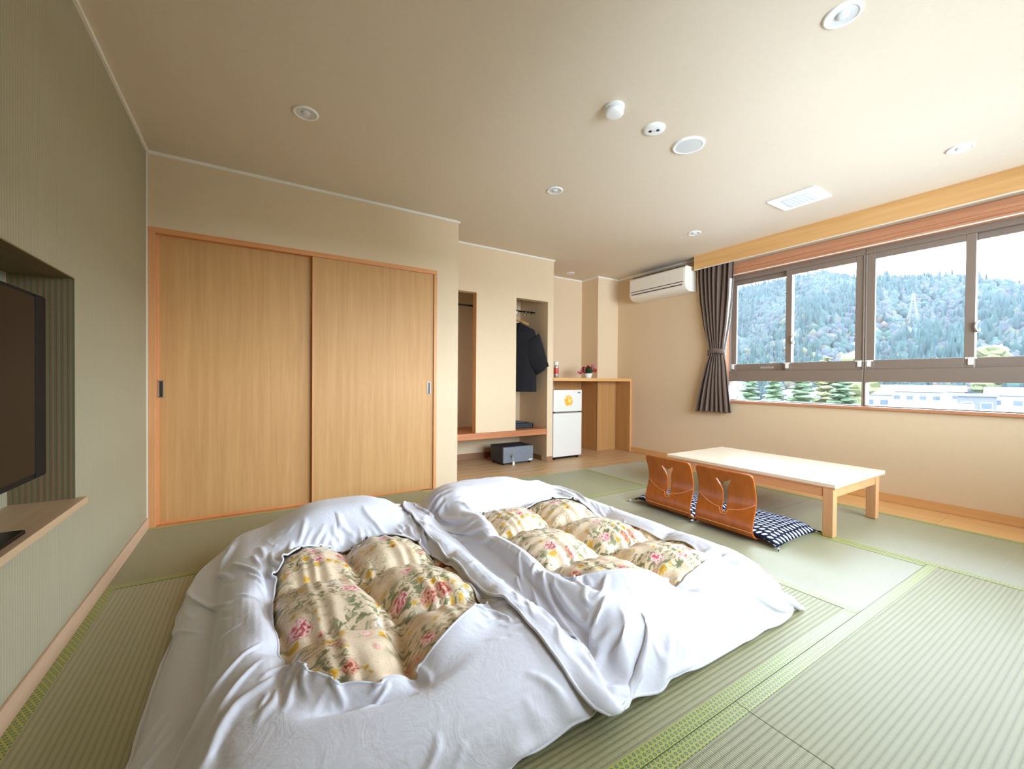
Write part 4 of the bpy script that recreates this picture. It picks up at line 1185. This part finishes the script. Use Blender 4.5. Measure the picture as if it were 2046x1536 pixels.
def ico_arrays(sub=1):
    bm = bmesh.new(); bmesh.ops.create_icosphere(bm, subdivisions=sub, radius=1)
    v = np.array([p.co[:] for p in bm.verts]); f = np.array([[q.index for q in a.verts] for a in bm.faces]); bm.free()
    return v, f
def forest():
    rng = np.random.default_rng(11)
    v0, f0 = ico_arrays(1); nvt, nft = len(v0), len(f0)
    N = 15000
    a = rng.uniform(-0.12, 0.78, N); q = rng.uniform(0.0, 1.0, N)**1.0
    D = D0+(D1-D0)*q+rng.uniform(-4, 4, N)
    x, y = D*np.cos(a), D*np.sin(a); z = hill_z(x, y)
    con = rng.uniform(0, 1, N) < np.interp(np.sin(a*31+D*0.03), [-1, 1], [0.05, 0.42])
    pxy = ray_xy(1822, 300); keep = np.hypot(x-pxy[0], y-pxy[1]) > 8.0
    a, q, D, x, y, z, con = (w_[keep] for w_ in (a, q, D, x, y, z, con)); N = len(a)
    r = np.where(con, rng.uniform(1.3, 2.1, N), rng.uniform(1.5, 2.9, N)); h = np.where(con, rng.uniform(4, 7, N), rng.uniform(2.0, 3.8, N))
    V = np.repeat(v0[None], N, 0)
    t_ = (V[..., 2]+1)/2
    taper = np.where(con[:, None], 1.12-t_*1.02, 1.0)
    dis = 1+0.30*np.sin(V[..., 0]*5+rng.uniform(0, 6, N)[:, None])*np.sin(V[..., 1]*6+rng.uniform(0, 6, N)[:, None])*np.sin(V[..., 2]*5+rng.uniform(0, 6, N)[:, None])+rng.normal(0, 0.09, V.shape[:2])
    X = x[:, None]+V[..., 0]*r[:, None]*taper*dis; Y = y[:, None]+V[..., 1]*r[:, None]*taper*dis
    Z = z[:, None]+h[:, None]*(0.55+V[..., 2]*dis*0.9)
    co = np.stack([X, Y, Z], -1).reshape(-1, 3)
    F = (f0[None]+np.arange(N)[:, None, None]*nvt).reshape(-1, 3)
    pal = 0.95*np.array([(0.016, 0.030, 0.025), (0.014, 0.026, 0.026), (0.022, 0.036, 0.028), (0.034, 0.034, 0.037), (0.030, 0.031, 0.038), (0.052, 0.048, 0.026), (0.050, 0.038, 0.028), (0.020, 0.032, 0.030)])
    low = np.clip(1-1.6*q, 0, 1)
    pr = rng.uniform(0, 1, N)
    idx = np.where(con, rng.choice([0, 1, 1, 7], N), rng.choice([2, 3, 4, 3, 7, 0], N))
    idx = np.where((pr < 0.34*low) & ~con, rng.choice([5, 6, 5], N), idx)
    col = pal[idx]*rng.uniform(0.75, 1.25, (N, 1))
    me = bpy.data.meshes.new('forest')
    me.vertices.add(len(co)); me.vertices.foreach_set('co', co.ravel())
    me.loops.add(F.size); me.loops.foreach_set('vertex_index', F.ravel())
    me.polygons.add(len(F)); me.polygons.foreach_set('loop_start', np.arange(0, F.size, 3)); me.polygons.foreach_set('loop_total', np.full(len(F), 3))
    me.update(calc_edges=True)
    at = me.attributes.new('tint', 'FLOAT_COLOR', 'POINT')
    cc = np.ones((len(co), 4)); cc[:, :3] = np.repeat(col, nvt, 0)
    at.data.foreach_set('color', cc.ravel())
    me.materials.append(MATS['forest'])
    o = bpy.data.objects.new('forest', me); COL.objects.link(o)
    o['kind'] = 'stuff'
    tag(o, 'dense mixed woodland covering the hill beyond the windows', 'forest')
forest()

# thin autumn haze in the valley
gh = G('valley_haze')
sc_ = gh.n('VolumeScatter', 0, {'Color': (0.80, 0.86, 1.0, 1), 'Density': 0.00009, 'Anisotropy': 0.0})
gh.t.links.new(sc_, gh.out.inputs['Volume'])
for l in list(gh.t.links):
    if l.to_socket == gh.out.inputs['Surface']: gh.t.links.remove(l)
MATS['valley_haze'] = gh.m
hz = B(40, 520, -260, 460, GZ+0.05, 190).build('valley_haze', 'valley_haze')
hz['kind'] = 'structure'
hz['label'] = 'thin pale haze lying in the valley in front of the wooded hill'

# transmission pylon on the slope
D = 300; x, y = ray_xy(1822, D); zb = float(hill_z(np.array(x), np.array(y)))
zt_ = EYE+slope_for(1822, 585)*D
t = thing('pylon', 'pale steel lattice transmission tower standing among the hillside trees', 'pylon', (x, y, zb))
hp = zt_-zb
m = MB()
for sx in (-1, 1):
    for sy in (-1, 1):
        m.tube([(x+sx*2.6, y+sy*2.6, zb), (x+sx*0.9, y+sy*0.9, zb+hp*0.6), (x+sx*0.25, y+sy*0.25, zb+hp)], 0.11, 5)
m.build('legs', 'pylon_steel', t)
t.children[0].name = 'tower_frame'
m = MB()
for k in range(12):
    f0, f1 = k/12, (k+1)/12
    w0 = np.interp(f0, [0, 0.6, 1], [2.6, 0.9, 0.25]); w1 = np.interp(f1, [0, 0.6, 1], [2.6, 0.9, 0.25])
    for sy in (-1, 1):
        for sx in (-1, 1):
            m.tube([(x+sx*w0, y+sy*w0, zb+hp*f0), (x-sx*w1, y+sy*w1, zb+hp*f1)], 0.05, 4)
            m.tube([(x+sx*w0, y+sy*w0, zb+hp*f0), (x+sx*w1, y-sy*w1, zb+hp*f1)], 0.05, 4)
m.build('bracing', 'pylon_steel', t)
for k, f in enumerate((0.66, 0.78, 0.90)):
    w = 4.6-0.5*k
    MB().tube([(x-0.25*w, y-w, zb+hp*f), (x, y, zb+hp*f+0.8), (x+0.25*w, y+w, zb+hp*f)], [0.06, 0.12, 0.06], 5).build('cross_arm', 'pylon_steel', t)

# garden trees and houses between the room and the hill
v0i, f0i = ico_arrays(2)
def tree(name, px, D, top_py, r, label, mat, seed, pine=True):
    rng = np.random.default_rng(seed)
    x, y = ray_xy(px, D); zt = EYE+slope_for(px, top_py)*D
    hgt = zt-GZ
    t = thing(name, label, 'tree', (x, y, GZ))
    MB().tube([(x, y, GZ), (x+0.1, y-0.1, GZ+hgt*0.5), (x+0.05, y, GZ+hgt*0.93)], [0.30, 0.2, 0.06], 8).build('trunk', 'bark', t, smooth=True)
    m = MB(); br = MB()
    nb = 26
    for k in range(nb):
        f = 0.42+0.56*k/(nb-1) if pine else 0.45+0.5*rng.uniform()
        a = k*2.4+rng.uniform(-0.4, 0.4)
        R = r*(1.05-f)*1.55+0.25 if pine else r*math.sqrt(max(0.05, 1-((f-0.7)/0.32)**2))*rng.uniform(0.5, 1)
        cx_, cy_, cz = x+R*0.7*math.cos(a), y+R*0.7*math.sin(a), GZ+hgt*f-0.15*R
        br.tube([(x, y, GZ+hgt*f), (cx_, cy_, cz)], 0.05, 5)
        w = (0.55*R+0.35) if pine else 0.55*r
        dis = 1+rng.normal(0, 0.16, len(v0i))
        V = v0i*dis[:, None]*np.array([w, w, w*(0.34 if pine else 0.7)])
        m.add((V+np.array([cx_, cy_, cz])).tolist(), f0i.tolist())
    br.build('branches', 'bark', t); m.build('foliage', mat, t)
    t.children[1].name = 'branch_whorl'
tree('pine_tree', 1498, 60, 752, 1.25, 'low green pine behind the curtain edge below the window bar', 'pine_green', 1)
tree('pine_tree', 1548, 71, 748, 1.5, 'layered green garden pine seen under the sliding sash stopper', 'pine_green', 2)
tree('pine_tree', 1600, 57, 742, 1.5, 'broad pale green garden pine in the middle of the pine row', 'pine_green', 3)
tree('pine_tree', 1652, 75, 712, 1.6, 'tall garden pine whose yellowish tip clears the window bar', 'leaf_yellow', 4)
tree('pine_tree', 1682, 61, 752, 1.6, 'dark green spreading pine at the end of the pine row by the white house', 'pine_green', 5)
tree('round_tree', 1700, 90, 704, 3.0, 'yellow green rounded treetop just above the window bar', 'leaf_yellow', 6, False)
tree('autumn_tree', 1978, 175, 690, 4.0, 'large yellowing autumn tree at the foot of the hill beside the latch', 'leaf_yellow', 7, False)

def house(name, px, D, wpx, top_py, roof, wall, label, nwin=3, depth=8.0, gable=True, ang=0.0):
    x, y = ray_xy(px, D)
    zt = EYE+slope_for(px, top_py)*D
    w = wpx/825.55*D*0.8
    t = thing(name, label, 'house', (x, y, GZ), 'houses between the building and the hill')
    d = Vector((x, y)).normalized(); s = Vector((-d.y, d.x))
    if ang: s.rotate(Matrix.Rotation(ang, 2)); d.rotate(Matrix.Rotation(ang, 2))
    def pt(a, b, z): q = Vector((x, y))+s*a+d*b; return (q.x, q.y, z)
    def slab(m, a0, a1, b0, b1, z0, z1):
        m.add([pt(a0,b0,z0), pt(a1,b0,z0), pt(a1,b1,z0), pt(a0,b1,z0), pt(a0,b0,z1), pt(a1,b0,z1), pt(a1,b1,z1), pt(a0,b1,z1)], [(0,3,2,1),(4,5,6,7),(0,1,5,4),(1,2,6,5),(2,3,7,6),(3,0,4,7)])
        return m
    rh = 1.6 if gable else 0.35
    ze = zt-rh
    slab(MB(), -w/2, w/2, 0, depth, GZ, ze).build('wall', wall, t)
    if gable:
        o_ = 0.5
        MB().add([pt(-w/2-o_, -o_, ze-0.1), pt(w/2+o_, -o_, ze-0.1), pt(w/2+o_, depth+o_, ze-0.1), pt(-w/2-o_, depth+o_, ze-0.1), pt(-w/2-o_, depth/2, zt), pt(w/2+o_, depth/2, zt)],
                 [(0, 1, 5, 4), (2, 3, 4, 5), (0, 4, 3), (1, 2, 5), (0, 3, 2, 1)]).build('roof', roof, t)
    else:
        slab(MB(), -w/2-0.25, w/2+0.25, -0.25, depth+0.25, ze, zt).build('roof', roof, t)
    for r_ in range(2):
        for k in range(nwin):
            a = -w/2+w*(k+0.5)/nwin
            zc = ze-1.7-r_*2.8
            f = slab(MB(), a-0.75, a+0.75, -0.08, 0.05, zc-0.65, zc+0.65).build('window', 'trim_white', t)
            slab(MB(), a-0.65, a+0.65, -0.10, -0.07, zc-0.55, zc+0.55).build('pane', 'house_window', f)
house('white_house', 1470, 130, 60, 760, 'roof_grey', 'house_white', 'white block house half hidden behind the curtain hem', 3, gable=False)
house('white_house', 1738, 118, 62, 772, 'roof_brown', 'house_white', 'white house with a brownish roof next to the pines', 3)
house('white_house', 1818, 150, 84, 769, 'roof_grey', 'house_white', 'long white house with pale grey roof and a row of small windows', 5)
house('grey_house', 1952, 112, 44, 788, 'roof_grey', 'house_grey', 'grey shed like house with a flat roof beside the turquoise roof', 2, gable=False)
house('teal_roof_shed', 1888, 96, 60, 806, 'roof_teal', 'house_white', 'low shed with a turquoise roof in front of the white houses', 3, depth=5)
house('white_house', 1872, 172, 66, 770, 'roof_brown', 'house_white', 'small white house behind the turquoise roofed shed', 3)
house('white_house', 2035, 135, 66, 774, 'roof_grey', 'house_white', 'white house at the far side of the grey shed', 3)
house('white_house', 1790, 92, 44, 812, 'roof_grey', 'house_white', 'low white outbuilding below the long white house', 2, gable=False, depth=5)
house('white_house', 1620, 160, 90, 780, 'roof_grey', 'house_white', 'white house seen through the row of pines', 4)
bpy.context.view_layer.update()
